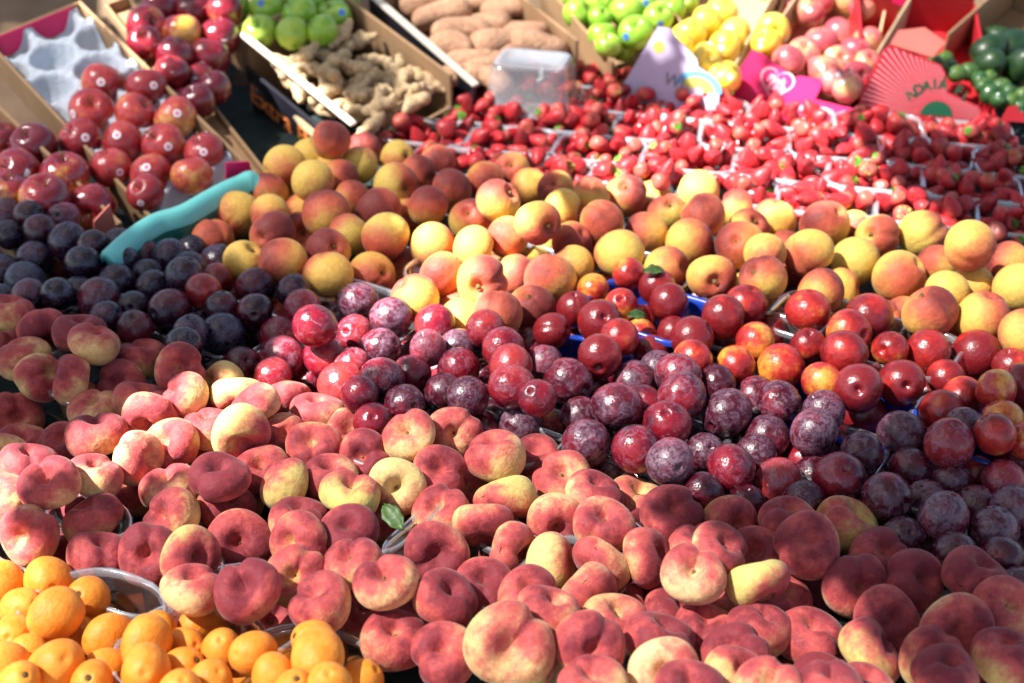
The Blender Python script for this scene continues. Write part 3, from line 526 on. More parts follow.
# visibility pass: a coarse depth buffer of spheres
def visible_count(items, x0, x1, y0, y1, step):
    xs = np.arange(x0, x1, step); ys = np.arange(y0, y1, step); X, Y = np.meshgrid(xs, ys)
    dirs = FW + RT * ((X - 512) / F)[..., None] + UP * ((341.5 - Y) / F)[..., None]
    dirs /= np.linalg.norm(dirs, axis=-1, keepdims=True)
    best = np.full(X.shape, 1e9); idb = np.full(X.shape, -1)
    for i, (p, r, h, ax) in enumerate(items):
        px, py = to_px(p); rp = 1.15 * r * F / ((np.asarray(p) - CAM) @ FW)
        i0, i1 = np.searchsorted(ys, (py - rp, py + rp)); j0, j1 = np.searchsorted(xs, (px - rp, px + rp))
        if i0 >= i1 or j0 >= j1: continue
        d = dirs[i0:i1, j0:j1]; oc = CAM - np.asarray(p)
        # ellipsoid squashed by h along ax
        d2 = d + (d @ ax)[..., None] * ax * (1 / h - 1); o2 = oc + (oc @ ax) * ax * (1 / h - 1)
        A = (d2 ** 2).sum(-1); B = d2 @ o2; disc = B * B - A * (o2 @ o2 - r * r)
        t = np.where(disc > 0, (-B - np.sqrt(np.maximum(disc, 0))) / A, 1e9); sub = best[i0:i1, j0:j1]; m = t < sub
        sub[m] = t[m]; idb[i0:i1, j0:j1][m] = i
    return np.bincount(idb[idb >= 0].ravel(), minlength=len(items))
vc = visible_count([(f['P'], f['r'], .60 if f['kind'] == 'flat peach' else 1.0, np.asarray(f['axw'])) for f in ALL], 0, 1024, 0, 683, 2)
seen = {f['o'].name: int(c) for f, c in zip(ALL, vc)}
kept = []
for f in ALL:
    c = seen.get(f['o'].name, 0)
    edge = f.get('filler') and (f['py'] > 640 or f['px'] < 10 or f['px'] > 1014)
    if c < (6 if f.get('filler') else 2) and not edge:
        for ch in list(f['o'].children): bpy.data.objects.remove(ch)
        bpy.data.objects.remove(f['o']); continue
    f['seen'] = c; f['spill'] = c < 6 and bool(edge); kept.append(f)
print('kept', len(kept), 'removed', len(ALL) - len(kept))
groups = {}
for f in kept:
    if f['spill']:
        k = f['kind']; sd = 'in front of the heap' if f['py'] > 640 else 'past the left end of the heap' if f['px'] < 300 else 'past the right end of the heap'
        tag(f['o'], f'{NOUN[k]} lying on the dark table cover {sd}', CATG.get(k, k), f'{NOUN[k]}s spilled {sd}'); continue
    k = f['kind']; am = f['am']; lk = LOOKS[k]
    t = {'dark plum': (.55, .8), 'red plum': (.6, .9), 'flat peach': (.5, .8), 'yellow peach': (.32, .58), 'nectarine': (.5, .85), 'red apple': (.55, .85), 'glossy apple': (.6, .85), 'pink apple': (.5, .8), 'loquat': (.4, .65)}.get(k, (.4, .7))
    f['look'] = lk[0] if am < t[0] else lk[1] if am < t[1] else lk[2]
    area = math.pi * f['w'] ** 2 / 4 / 4
    if f['seen'] < area * .45: f['look'] = 'half hidden ' + f['look']
    if 'T' in f['fl']: f['look'] = 'heap topping ' + f['look']
    if k == 'red plum' and 'b' in f['fl']: f['look'] = 'bloom dusted ' + f['look']
    groups.setdefault((f['look'], NOUN[k], zone(f)), []).append(f)
GRP = {'yellow peach': 'yellow peaches heaped in the middle', 'flat peach': 'flat peaches heaped at the front', 'nectarine': 'nectarines beside the plums', 'red plum': 'red plums in the middle', 'dark plum': 'dark plums at the left', 'loquat': 'loquats in the front left corner'}
for (lk, nn, zn), fs in groups.items():
    fs.sort(key=lambda f: (round(f['px']), f['py'])); n = len(fs)
    for j, f in enumerate(fs):
        s = f'{lk} {nn} {zn}'
        if n > 1: s += f', leftmost of {NUM[n] if n < 17 else n}' if j == 0 else f', rightmost of {NUM[n] if n < 17 else n}' if j == n - 1 else f', {ORD[j] if j < 16 else str(j + 1) + "th"} from left'
        tag(f['o'], s, CATG.get(f['kind'], f['kind']), GRP.get(f['kind']) or {'red apple': 'apples in the pulp tray', 'glossy apple': 'long red apples', 'green apple': 'green apples', 'yellow melon': 'yellow fruit in the lilac box', 'pink apple': 'pink apples', 'lime': 'limes', 'avocado': 'avocados'}[f['kind']])

# ------------------------------------------------------------------ punnets
def rrect(w, d, r, n=6):
    pts = []
    for (cx, cy, a0) in ((w / 2 - r, d / 2 - r, 0), (-w / 2 + r, d / 2 - r, 90), (-w / 2 + r, -d / 2 + r, 180), (w / 2 - r, -d / 2 + r, 270)):
        for i in range(n + 1): a = R(a0 + 90 * i / n); pts.append((cx + r * math.cos(a), cy + r * math.sin(a)))
    return pts
def punnet_mesh(name, w, d, h, body, rim, ribs=True, rr=.03, lip=1.0):
    prof = [(-.014, 0.0, rr * .6), (-.010, .004, rr * .8), (-.002, h - .006, rr), (0, h, rr), (.004 * lip, h + .002, rr + .002), (.0065 * lip, h - .001, rr + .003), (.0065 * lip, h - .006 * lip, rr + .003)]
    vs, fs, fm = [], [], []
    ring = None
    for (off, z, r_) in prof:
        pts = rrect(w + 2 * off, d + 2 * off, max(.008, r_ + off)); b = len(vs)
        for j, (x, y) in enumerate(pts):
            q = 1 + (.010 * math.sin(j * 2.1) if ribs and .003 < z < h - .01 else 0); vs.append((x * q, y * q, z))
        n = len(pts)
        if ring is not None:
            for j in range(n): fs.append((ring + j, ring + (j + 1) % n, b + (j + 1) % n, b + j)); fm.append(1 if z >= h - .0061 and ring > n else 0)
        else: fs.append(tuple(range(n))); fm.append(0)
        ring = b
    return mesh_from(name, vs, fs, [body, rim], True, fm)
PUN = punnet_mesh('punnet', .165, .115, .055, M['clear'], M['clear rim']); PUN_B = punnet_mesh('blue_punnet', .165, .115, .055, M['blue tray'], M['blue rim'])
PUN_R = punnet_mesh('round_punnet', .135, .125, .06, M['clear'], M['clear rim'], rr=.055); PUN_S = punnet_mesh('strawberry_punnet', .142, .100, .052, M['clear'], M['white rim'], rr=.022, lip=.8)
PUN_T = punnet_mesh('deep_punnet', .165, .125, .062, M['clear'], M['clear rim'], rr=.03)
PLIST = [(100, 365, 38, PUN_T, 'clear punnet holding shaded flat peaches at far left', 0), (215, 312, 33, PUN, 'clear punnet of dark plums left of the red plums', 0), (400, 212, 33, PUN, 'clear punnet of peaches below the strawberries', 0),
 (470, 272, 33, PUN, 'clear punnet under the sunlit peaches', .018), (570, 222, 33, PUN, 'clear punnet of peaches under sunlit strawberries', 0), (630, 258, 33, PUN, 'clear punnet of peaches behind the blue tray', 0), (365, 308, 33, PUN, 'clear punnet of plums in front of the cleft peach', .015),
 (500, 410, 33, PUN, 'clear punnet of plums behind the middle flat peaches', 0), (650, 312, 33, PUN_B, 'blue plastic punnet of nectarines with leaves', .022), (600, 352, 33, PUN_B, 'blue plastic punnet in front of the leafy blue one', -.01), (355, 500, 33, PUN, 'clear punnet with a loose green leaf in its corner', .016),
 (470, 548, 33, PUN, 'clear punnet of flat peaches in the front middle', .01), (600, 585, 33, PUN, 'clear punnet of flat peaches on the front edge', .012), (700, 600, 33, PUN, 'clear punnet under the dusky right flat peaches', 0), (560, 520, 33, PUN, 'clear punnet of flat peaches under the central plums', 0),
 (745, 320, 33, PUN, 'clear punnet of nectarines right of the blue tray', .005), (835, 310, 33, PUN, 'clear punnet of peaches behind the right nectarines', 0), (890, 340, 33, PUN, 'clear punnet of nectarines in front of right peaches', .015), (840, 395, 33, PUN_B, 'blue plastic punnet under dark nectarines at right', 0),
 (985, 420, 33, PUN, 'clear punnet of nectarines near the right edge', .0), (1035, 440, 33, PUN_B, 'blue plastic punnet cut by the right edge', .01), (810, 432, 33, PUN, 'clear punnet of bloomed plums right of centre', 0), (940, 470, 33, PUN, 'clear punnet of dark plums at right', 0), (650, 425, 33, PUN, 'clear punnet of red plums at centre', 0),
 (1000, 640, 33, PUN, 'clear punnet of dark flat peaches in right corner', .005), (90, 615, 20, PUN_R, 'rounded clear tub of loquats at far left', .012), (190, 650, 20, PUN_R, 'rounded clear tub of loquats in the middle', .012), (300, 665, 20, PUN_R, 'rounded clear tub of loquats nearest the flat peaches', .0), (60, 525, 20, PUN_R, 'rounded clear tub of flat peaches behind loquats', .005), (150, 560, 20, PUN_R, 'rounded clear tub under the upright flat peach', 0), (240, 600, 20, PUN_R, 'rounded clear tub of flat peaches beside loquats', 0), (130, 490, 25, PUN, 'clear punnet in the sunlit flat peach patch', 0), (300, 365, 33, PUN, 'clear punnet of sunlit red plums', 0), (590, 400, 33, PUN, 'clear punnet under the single crimson plum', 0)]
for (px, py, rot, me, lab, dz) in PLIST:
    p = un(px, py, FPZ); o = obj(me.name.split('.')[0] if me is not PUN else 'punnet', me)
    p[2] = TABLE + .002 + dz; o.location = p; o.rotation_euler = (0, 0, R(-rot) if rot > 25 else R(rot - 45)); tag(o, lab, 'punnet', 'punnets under the stone fruit')

# ------------------------------------------------------------------ strawberries in their punnets
from mathutils import noise as mnoise
SROT = R(-14); ca, sa = math.cos(SROT), math.sin(SROT)
poly_s = [(395, 118), (470, 82), (560, 72), (575, 62), (615, 80), (640, 92), (735, 106), (840, 108), (870, 118), (1045, 118), (1045, 275), (985, 240), (905, 226), (860, 220), (790, 212), (700, 200), (560, 194), (505, 180), (440, 165), (380, 165)]
def inside(x, y, poly):
    c = False; j = len(poly) - 1
    for i in range(len(poly)):
        xi, yi = poly[i]; xj, yj = poly[j]
        if (yi > y) != (yj > y) and x < (xj - xi) * (y - yi) / (yj - yi) + xi: c = not c
        j = i
    return c
STOP = TABLE + .012
berries = []; sp = []
pe_pos = [(f['P'], f['r']) for f in kept if f['kind'] == 'yellow peach']
pe_P = np.array([q[0] for q in pe_pos]); pe_R = np.array([q[1] for q in pe_pos])
for a in np.arange(-14, 14):
    for b in np.arange(-3, 12):
        u = a * .150 + (b % 2) * .07; v = b * .108
        x = u * ca - v * sa; y = 1.90 + u * sa + v * ca
        px, py = to_px((x, y, STOP + .05))
        if not inside(px, py, poly_s): continue
        sp.append((px, py, x, y, SROT + random.uniform(-.12, .12)))
sp.sort(key=lambda s: (-s[1]))
print('strawberry punnets', len(sp))
def sname(px, py):
    col = 'left of the upturned clear box' if px < 490 else 'around the upturned clear box' if px < 590 else 'below the lilac card' if px < 710 else 'below the magenta heart card' if px < 840 else 'left of the red striped box' if px < 905 else 'below the red striped box' if px < 985 else 'at the far right edge'
    return col
sgr = {}
for s in sp: sgr.setdefault(sname(s[0], s[1]), []).append(s)
pid = {}
for nm, ss in sgr.items():
    ss.sort(key=lambda s: -s[1])
    for j, s in enumerate(ss): pid[s] = nm + ('' if len(ss) == 1 else ', nearest row' if j == 0 else f', {ORD[j]} nearest')
PLACE = []
for s in sp:
    px, py, x, y, ro = s
    near = any(math.hypot(x - q[0][0], y - q[0][1]) < .03 for q in pe_pos)
    o = obj('strawberry_punnet', PUN_S); o.location = (x, y, STOP); o.rotation_euler = (0, 0, ro); tag(o, 'clear strawberry punnet ' + pid[s], 'punnet', 'punnets of strawberries')
    got = []
    for lay, (zc, n, ex, ey) in enumerate(((.022, 9, .058, .038), (.044, 15, .066, .046), (.062, 9, .052, .032))):
        for t in range(n * 6):
            if sum(1 for g in got if g[3] == lay) >= n: break
            lx, ly = random.uniform(-ex, ex), random.uniform(-ey, ey); r = random.uniform(.0138, .0205)
            z = zc + random.uniform(-.004, .005)
            if all((lx - g[0]) ** 2 + (ly - g[1]) ** 2 + ((z - g[2]) * 1.15) ** 2 > ((r + g[4]) * .74) ** 2 for g in got): got.append((lx, ly, z, lay, r))
    cr, sr = math.cos(ro), math.sin(ro)
    for (lx, ly, z, lay, r) in got:
        q = np.array((x + lx * cr - ly * sr, y + lx * sr + ly * cr, STOP + z))
        if len(pe_P) and (np.linalg.norm(pe_P - q, axis=1) < (pe_R + r) * .93).any(): continue
        PLACE.append(dict(P=tuple(q), r=r, s=s, lay=lay))
print('berries', len(PLACE))
tmp = []
for b in PLACE:
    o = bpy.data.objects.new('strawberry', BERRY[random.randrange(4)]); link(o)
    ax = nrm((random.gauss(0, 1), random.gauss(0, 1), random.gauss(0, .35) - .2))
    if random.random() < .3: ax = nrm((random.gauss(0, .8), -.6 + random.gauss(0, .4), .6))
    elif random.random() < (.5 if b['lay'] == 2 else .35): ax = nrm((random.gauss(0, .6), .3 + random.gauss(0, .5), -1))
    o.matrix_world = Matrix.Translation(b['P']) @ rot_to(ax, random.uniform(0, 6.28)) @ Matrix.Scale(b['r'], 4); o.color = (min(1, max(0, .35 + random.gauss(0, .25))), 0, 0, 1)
    if random.random() < .7: obj('sepals', random.choice(CAL), o)
    b['o'] = o; tmp.append(o)
items = [(f['P'], f['r'], .60 if f['kind'] == 'flat peach' else 1.0, np.asarray(f['axw'])) for f in kept]
zz = np.array([0, 0, 1.0]); vc = visible_count(items + [(b['P'], b['r'], 1.0, zz) for b in PLACE], 360, 1024, 50, 275, 1)
seen = {b['o'].name: int(c) for b, c in zip(PLACE, vc[len(items):])}
PLACE.sort(key=lambda b: -seen.get(b['o'].name, 0))
rest = []
for j, b in enumerate(PLACE):
    if j < 300: tag(b['o'], 'red strawberry in the clear punnet ' + pid[b['s']], 'strawberry', 'strawberries ' + pid[b['s']].replace(',', ''))
    else: rest.append(b['o'])
vs, fs = [], []; fmi = []
for o in rest:
    if seen.get(o.name, 0) >= 1:
        for q in [o] + list(o.children):
            mw = o.matrix_world; b0 = len(vs); vs += [mw @ v.co for v in q.data.vertices]; fs += [tuple(b0 + i for i in p.vertices) for p in q.data.polygons]; fmi += [0 if q is o else 1] * len(q.data.polygons)
k = NT('strawberry_heap_skin'); kn = k.noise(60, 3); k.tc_ = k.n.new('ShaderNodeTexVoronoi'); k.tc_.inputs['Scale'].default_value = 330; k.l.new(k.tc.outputs['Object'], k.tc_.inputs['Vector'])
cc = k.mix(k.ramp(kn, .3, .7), (.44, .012, .02), (.23, .006, .013)); cc = k.mix(k.ramp(k.tc_.outputs['Distance'], .08, .17, .7, 0), cc, (.65, .38, .1)); m_heap = k.fin(cc, .28, .5, coat=.15)
for o in rest:
    for ch in list(o.children): bpy.data.objects.remove(ch)
    bpy.data.objects.remove(o)
if vs:
    o = obj('strawberries', mesh_from('strawberries', vs, fs, [m_heap, M['calyx']], True, fmi)); tag(o, 'red strawberries lying deeper and further back in the clear punnets', 'strawberries', kind='stuff')
print('berry stuff verts', len(vs))

# upturned clear box standing on the strawberries
def upturned(px, py):
    w, d, h = .150, .12, .085; vs, fs, fm = [], [], []; ring = None
    for (off, z, r_, mi) in ((.010, 0, .02, 1), (.010, .004, .02, 1), (.0, .006, .018, 1), (-.008, h - .006, .022, 0), (-.013, h, .02, 0), (-.022, h - .001, .018, 2), (-.024, h - .004, .016, 2)):
        pts = rrect(w + 2 * off, d + 2 * off, r_); b = len(vs); n = len(pts)
        vs += [(x, y, z) for (x, y) in pts]
        if ring is not None: fs += [(ring + j, ring + (j + 1) % n, b + (j + 1) % n, b + j) for j in range(n)]; fm += [mi] * n
        ring = b
    fs.append(tuple(range(ring, ring + n))); fm.append(2)
    o = obj('upturned_box', mesh_from('upturned_box', vs, fs, [plastic('box_clear_plastic', (.93, .94, .97), .15, (.8, .82, .88), .13), M['clear rim'], plastic('box_frosted_top', (.9, .93, .96), .25, (.82, .86, .92), .42)], True, fm))
    p = un(px, py, STOP + .05); o.location = p; o.rotation_euler = (0, 0, R(-14)); tag(o, 'upturned clear plastic box standing on the strawberry punnets', 'plastic box')
upturned(532, 104)

# ------------------------------------------------------------------ cardboard boxes on the tilted display
def slab(bm, M4, x0, x1, y0, y1, z0, z1):
    vs = [bm.verts.new(M4 @ Vector((x, y, z))) for x in (x0, x1) for y in (y0, y1) for z in (z0, z1)]
    for f in ((0, 1, 3, 2), (4, 6, 7, 5), (0, 4, 5, 1), (2, 3, 7, 6), (0, 2, 6, 4), (1, 5, 7, 3)): bm.faces.new([vs[i] for i in f])
I4 = Matrix.Identity(4)
def part_slabs(name, root, mat, slabs, bev=.0012):
    bm = bmesh.new()
    for s in slabs: slab(bm, I4, *s)
    if bev: bmesh.ops.bevel(bm, geom=bm.edges[:], offset=bev, segments=1, affect='EDGES')
    return obj(name, bm_mesh(name, bm, mat), root)
def rack_frame(y0, A, B, Cc):
    """A = near corner px, B = px along the long rim from A, Cc = px whose distance across gives the width; rim plane"""
    P0 = rackP(y0); a = un_plane(*A, P0, NRACK); b = un_plane(*B, P0, NRACK); c = un_plane(*Cc, P0, NRACK)
    ex = nrm(b - a); ey = np.cross(NRACK, ex); L = np.linalg.norm(b - a); w = np.dot(c - a, ey)
    return a, ex, ey, L, w
def crate(name, label, cat, y0, A, B, Cc, h=.09, mat='card', faces=None, th=.006, group='cardboard fruit boxes', L=None, low=()):
    a, ex, ey, L0, w = rack_frame(y0, A, B, Cc); L = L or L0
    root = empty(name, (0, 0, 0), label, cat, group); root.matrix_world = frame(a, ex, ey, NRACK)
    s = 1 if w > 0 else -1; wa = abs(w); faces = faces or {}
    def Y(v): return s * v
    def yy(p, q): return (min(Y(p), Y(q)), max(Y(p), Y(q)))
    part_slabs('box_floor', root, M[mat], [(th, L - th, *yy(th, wa - th), -h, -h + .005)])
    for nm, sl in (('long_side', (0, L, *yy(0, th), -h, 0)), ('far_side', (0, L, *yy(wa - th, wa), -h, 0)), ('near_end', (0, th, *yy(th + .0005, wa - th - .0005), -h, 0)), ('far_end', (L - th, L, *yy(th + .0005, wa - th - .0005), -h, 0))):
        q = list(sl)
        if nm in low: q[5] = -h * low[nm] if isinstance(low, dict) else -h * .5
        part_slabs({'long_side': 'side_panel', 'far_side': 'side_panel', 'near_end': 'end_panel', 'far_end': 'end_panel'}[nm], root, M[faces.get(nm, mat)], [tuple(q)])
    return root, L, wa, s, h
def text_mesh(txt, size, mat, shear=0, extr=.0004, bold=.012):
    cu = bpy.data.curves.new('lettering', 'FONT'); cu.body = txt; cu.size = size; cu.shear = shear; cu.extrude = extr; cu.align_x = 'CENTER'; cu.align_y = 'CENTER'; cu.offset = size * bold
    o = bpy.data.objects.new('lettering', cu); C.objects.link(o); bpy.context.view_layer.update()
    me = bpy.data.meshes.new_from_object(o.evaluated_get(bpy.context.evaluated_depsgraph_get())); bpy.data.objects.remove(o); me.materials.clear(); me.materials.append(mat); return me
def side_plate(x, y, z, xd, zd):
    """matrix placing a flat XY drawing on a box face: drawing x along xd, drawing y along zd"""
    xd, zd = nrm(xd), nrm(zd); n = np.cross(xd, zd); return frame((x, y, z), xd, zd, n)
def poly_plate(name, pts, th, mat, root, M4):
    bm = bmesh.new(); vs = [bm.verts.new((p[0], p[1], 0)) for p in pts]; f = bm.faces.new(vs); r = bmesh.ops.extrude_face_region(bm, geom=[f])
    for v in r['geom']:
        if isinstance(v, bmesh.types.BMVert): v.co.z += th
    return obj(name, bm_mesh(name, bm, mat), root, M4)

# left apple box with pulp tray
root, L, wa, s, h = crate('apple_box', 'brown cardboard box with grey moulded pulp tray of rosy apples', 'fruit box', RK['apple tray'], (258, 172), (80, 0), (124, 190), .07, 'card')
nx, ny = 9, 4
gx = np.linspace(.008, L - .008, 110); gy = np.linspace(.008, wa - .008, 60); vs, fs = [], []
cups = []
gx = np.linspace(.008, L - .008, 170); gy = np.linspace(.008, wa - .008, 80)
pit = .088
for i in range(int(L / (pit * .87)) + 2):
    for j in range(-1, 5): cups.append((.03 + i * pit * .87, .02 + pit * (j + (.5 if i % 2 else 0))))
cups = np.array(cups)
for x in gx:
    for y in gy:
        q = np.hypot(cups[:, 0] - x, cups[:, 1] - y); d = q.min(); u = min(1.0, d / .040)
        z = -.012 - .046 * (1 - u ** 2.6) + .0015 * math.sin(x * 260) * math.sin(y * 240)
        vs.append((x, s * y, z + (.006 if min(x, L - x, y, wa - y) < .012 else 0)))
m_ = len(gy)
for i in range(len(gx) - 1):
    for j in range(m_ - 1): fs.append((i * m_ + j, (i + 1) * m_ + j, (i + 1) * m_ + j + 1, i * m_ + j + 1))
obj('pulp_tray', mesh_from('pulp_tray', vs, fs, M['pulp']), root)
bm = bmesh.new()
for (cx_, cy_) in cups:
    if .03 < cx_ < L - .03 and .02 < cy_ < wa - .02: bmesh.ops.create_circle(bm, cap_ends=True, radius=.004, segments=10, matrix=Matrix.Translation((cx_, s * cy_, -.0562)))
obj('drain_holes', bm_mesh('drain_holes', bm, M['card black']), root)
poly_plate('corner_flap', [(0, -.04), (.055, -.05), (.05, .012), (.012, .03)], .003, M['card pink'], root, side_plate(-.004, s * .065, .022, (0, -s, 0), (0, 0, 1)))
poly_plate('front_strip', [(0, 0), (wa - .02, 0), (wa - .02, .022), (0, .022)], .002, M['card pink'], root, side_plate(-.003, s * (wa - .01), -.014, (0, -s, 0), (0, 0, 1)))
poly_plate('end_band', [(.01, -.03), (wa - .03, -.03), (wa - .03, 0.012), (.01, .012)], .002, M['card pink'], root, side_plate(L - .0095, s * .01, -.012, (0, s, 0), (0, 0, 1)))
# front-left box of long red apples
root, L, wa, s, h = crate('apple_box', 'brown cardboard box of long red apples cut by the left edge', 'fruit box', RK['red box'], (122, 222), (-10, 95), (20, 262), .075, 'card')
poly_plate('corner_flap', [(0, -.05), (.05, -.045), (.03, .03), (0, .045)], .003, M['card coral'], root, side_plate(-.004, s * .012, 0, (0, s, 0), (0, 0, 1)))
poly_plate('corner_flap', [(0, -.012), (.10, -.012), (.10, .012), (0, .012)], .003, M['card coral'], root, side_plate(-.004, s * .07, -.02, (0, s, 0), (0, 0, 1)))
# dark red apples
crate('apple_box', 'low cardboard box of shiny dark red apples beside black box', 'fruit box', RK['dark red box'], (276, 172), (128, -14), (244, 180), .045, 'card', low={'long_side': .6, 'far_side': .45, 'near_end': .5, 'far_end': .4})
# ginger
root, L, wa, s, h = crate('ginger_box', 'black printed cardboard box with pale rim full of ginger', 'fruit box', RK['ginger box'], (352, 127), (240, 36), (472, 88), .20, 'card', {'long_side': 'card black'}, low={'near_end': .35, 'long_side': .34})
part_slabs('rim_bar', root, M['card bar'], [(0, L, min(-s * .002, s * .011), max(-s * .002, s * .011), .0005, .006)])
Mf = side_plate(L * .5, -s * .0035, -h * .5, (-1, 0, 0) if s < 0 else (1, 0, 0), (0, 0, 1))
face_x = nrm((-1, 0, 0)); 
# the black face looks towards -s*Y; letters read from the near-left
def face_mat(x, z, push=.001): 
    xd = np.array([-1.0, 0, 0]) if s < 0 else np.array([1.0, 0, 0]); zd = np.array([0, 0, 1.0]); n = np.cross(xd, zd)
    if n[1] * (-s) < 0: xd = -xd; n = np.cross(xd, zd)
    return frame((x, -s * push, z), xd, zd, n)
obj('lettering', text_mesh('Extra Prima', .062, M['ink orange'], .15), root, face_mat(L * .56, -h * .62))
obj('lettering', text_mesh('', .009, M['ink grey']), root, face_mat(L * .45, -h * .22)) if False else None
poly_plate('hand_hole', [(.042 * math.cos(a) + (.03 if math.cos(a) > 0 else -.03), .011 * math.sin(a)) for a in np.linspace(0, 6.283, 20, endpoint=False)], .0008, M['card pale'], root, face_mat(L * .34, -h * .46))  # pale plate on the face; its colour paints the light in the hole
bm = bmesh.new(); bmesh.ops.create_circle(bm, cap_ends=False, radius=.020, segments=24); r_ = bmesh.ops.extrude_edge_only(bm, edges=bm.edges[:])
for v in [g for g in r_['geom'] if isinstance(g, bmesh.types.BMVert)]: v.co *= .90
slab(bm, I4, -.010, .010, -.003, .003, 0, .0004); slab(bm, I4, -.010, -.004, -.008, .008, .0005, .0009)
obj('emblem', bm_mesh('emblem', bm, M['ink grey']), root, face_mat(L * .90, -h * .52, .0012))
# green apples beyond ginger
crate('apple_box', 'cardboard box of green apples beyond the ginger', 'fruit box', RK['far green box'], (238, 34), (150, -40), (362, 26), .09, 'card', {'near_end': 'card pale'})
# sweet potatoes
root, L, wa, s, h = crate('sweet_potato_box', 'open cardboard box of sweet potatoes with white rim bar', 'fruit box', RK['potato box'], (474, 88), (368, -4), (600, 56), .10, 'card', {'long_side': 'card black', 'near_end': 'card white'}, low={'near_end': .5})
part_slabs('rim_bar', root, M['card bar'], [(0, L, min(-s * .002, s * .012), max(-s * .002, s * .012), .0005, .006)])
# green apples right
crate('apple_box', 'cardboard box of bright green apples behind the lilac card box', 'fruit box', RK['green box'], (612, 62), (540, -20), (692, 30), .09, 'card', low={'near_end': .6})
# front-faced boxes: front edge A-B in px at rim level
def front_box(name, label, y0, A, B, depth, h, mats, group='cardboard fruit boxes', low=None):
    P0 = rackP(y0); a = un_plane(*A, P0, NRACK); b = un_plane(*B, P0, NRACK); ex = nrm(b - a); ey = np.cross(NRACK, ex); L = np.linalg.norm(b - a)
    root = empty(name, (0, 0, 0), label, 'fruit box', group); root.matrix_world = frame(a, ex, ey, NRACK); th = .005; low = low or {}
    part_slabs('box_floor', root, M[mats[1]], [(th, L - th, th, depth - th, -h, -h + .005)])
    part_slabs('side_panel', root, M[mats[1]], [(0, th, 0.006, depth, -h, -low.get('l', 0))]); part_slabs('side_panel', root, M[mats[1]], [(L - th, L, .006, depth, -h, -low.get('r', 0))])
    part_slabs('end_panel', root, M[mats[2]], [(th + .0005, L - th - .0005, depth - th, depth, -h, .01)])
    return root, L, h
LEAN = R(35); FS = .70
def FRONT(x, z, push=.001):
    up = np.array([0, math.sin(LEAN), math.cos(LEAN)]); nn = np.array([0, -math.cos(LEAN), math.sin(LEAN)])
    return frame(np.array([x, 0, 0]) + up * z * FS + nn * push, (1, 0, 0), up, nn)
def FP_(pts): return [(x, z * FS) for x, z in pts]
# lilac card
root, L, h = front_box('yellow_fruit_box', 'lilac white card box of yellow fruit', RK['yellow box'], (632, 75), (718, 98), .40, .06, ['card lilac', 'card pale', 'card pale'])
poly_plate('front_panel', FP_([(-.018, -h), (L * 1.06, -h), (L * 1.0, .015), (L * .93, .045), (L * .70, .062), (L * .66, .080), (L * .36, .122), (L * .29, .138), (L * .15, .134)]), .005, M['card lilac'], root, FRONT(0, 0, -.003))
obj('emblem', mesh_from('emblem', [(.011 * math.cos(a), .011 * math.sin(a), 0) for a in np.linspace(0, 6.283, 18, endpoint=False)], [tuple(range(18))], M['ink olive'], False), root, FRONT(L * .22, .085, .0027))
obj('lettering', text_mesh('Wi', .030, M['ink grey'], .1), root, FRONT(L * .48, .012, .0026))
for mm, r0, r1, nm in (('ink blue', .026, .036, 'emblem'), ('ink olive', .008, .026, 'emblem')):
    an = np.linspace(.2, 2.9, 20); vs = [(r1 * math.cos(a) * 1.25, r1 * math.sin(a), 0) for a in an] + [(r0 * math.cos(a) * 1.25, r0 * math.sin(a), 0) for a in an]
    obj(nm, mesh_from(nm, vs, [(i, i + 1, 21 + i, 20 + i) for i in range(19)], M[mm], False), root, FRONT(L * .76, .002, .0028))
# magenta heart card
root, L, h = front_box('pink_apple_box', 'magenta card box with pale heart emblem holding pink apples', RK['pink box'], (745, 68), (850, 101), .36, .095, ['card pink', 'card pale', 'card'])
poly_plate('front_panel', FP_([(-.024, -h), (L * 1.16, -h), (L * 1.10, -.015), (L * .70, -.022), (L * .72, .022), (L * .68, .030), (L * .50, .022), (L * .46, .014), (.02, .048), (.002, .050)]), .005, M['card pink'], root, FRONT(0, 0, -.003))
def heart(r): return [(r * 16 * math.sin(t) ** 3 / 17, r * (13 * math.cos(t) - 5 * math.cos(2 * t) - 2 * math.cos(3 * t) - math.cos(4 * t)) / 17) for t in np.linspace(0, 6.283, 40, endpoint=False)]
o_, i_ = heart(.034), heart(.0305)
obj('heart_outline', mesh_from('heart_outline', [(x, y, 0) for x, y in o_] + [(x, y, 0) for x, y in i_], [(j, (j + 1) % 40, 40 + (j + 1) % 40, 40 + j) for j in range(40)], M['ink pink'], False), root, FRONT(L * .32, -.012, .0027))
obj('lettering', text_mesh('Pink', .020, M['ink pink'], .3), root, FRONT(L * .31, -.006, .0027)); obj('lettering', text_mesh('Lady', .020, M['ink pink'], .3), root, FRONT(L * .34, -.022, .0027))
EB = lambda x, z, p: frame((x, .36 - p, z), (1, 0, 0), (0, 0, 1), (0, -1, 0))
poly_plate('end_band', [(L * .2, -.02), (L * .95, -.02), (L * .95, .03), (L * .2, .03)], .002, M['card pink'], root, EB(0, 0, .009)); obj('lettering', text_mesh('Pink Lady', .022, M['ink pink'], .3), root, EB(L * .62, .004, .0118))
# boxes behind it
front_box('pink_apple_box', 'pale box of peachy apples behind the magenta heart box', RK['far pink box'], (775, 22), (880, 40), .30, .07, ['card pale', 'card pale', 'card'])
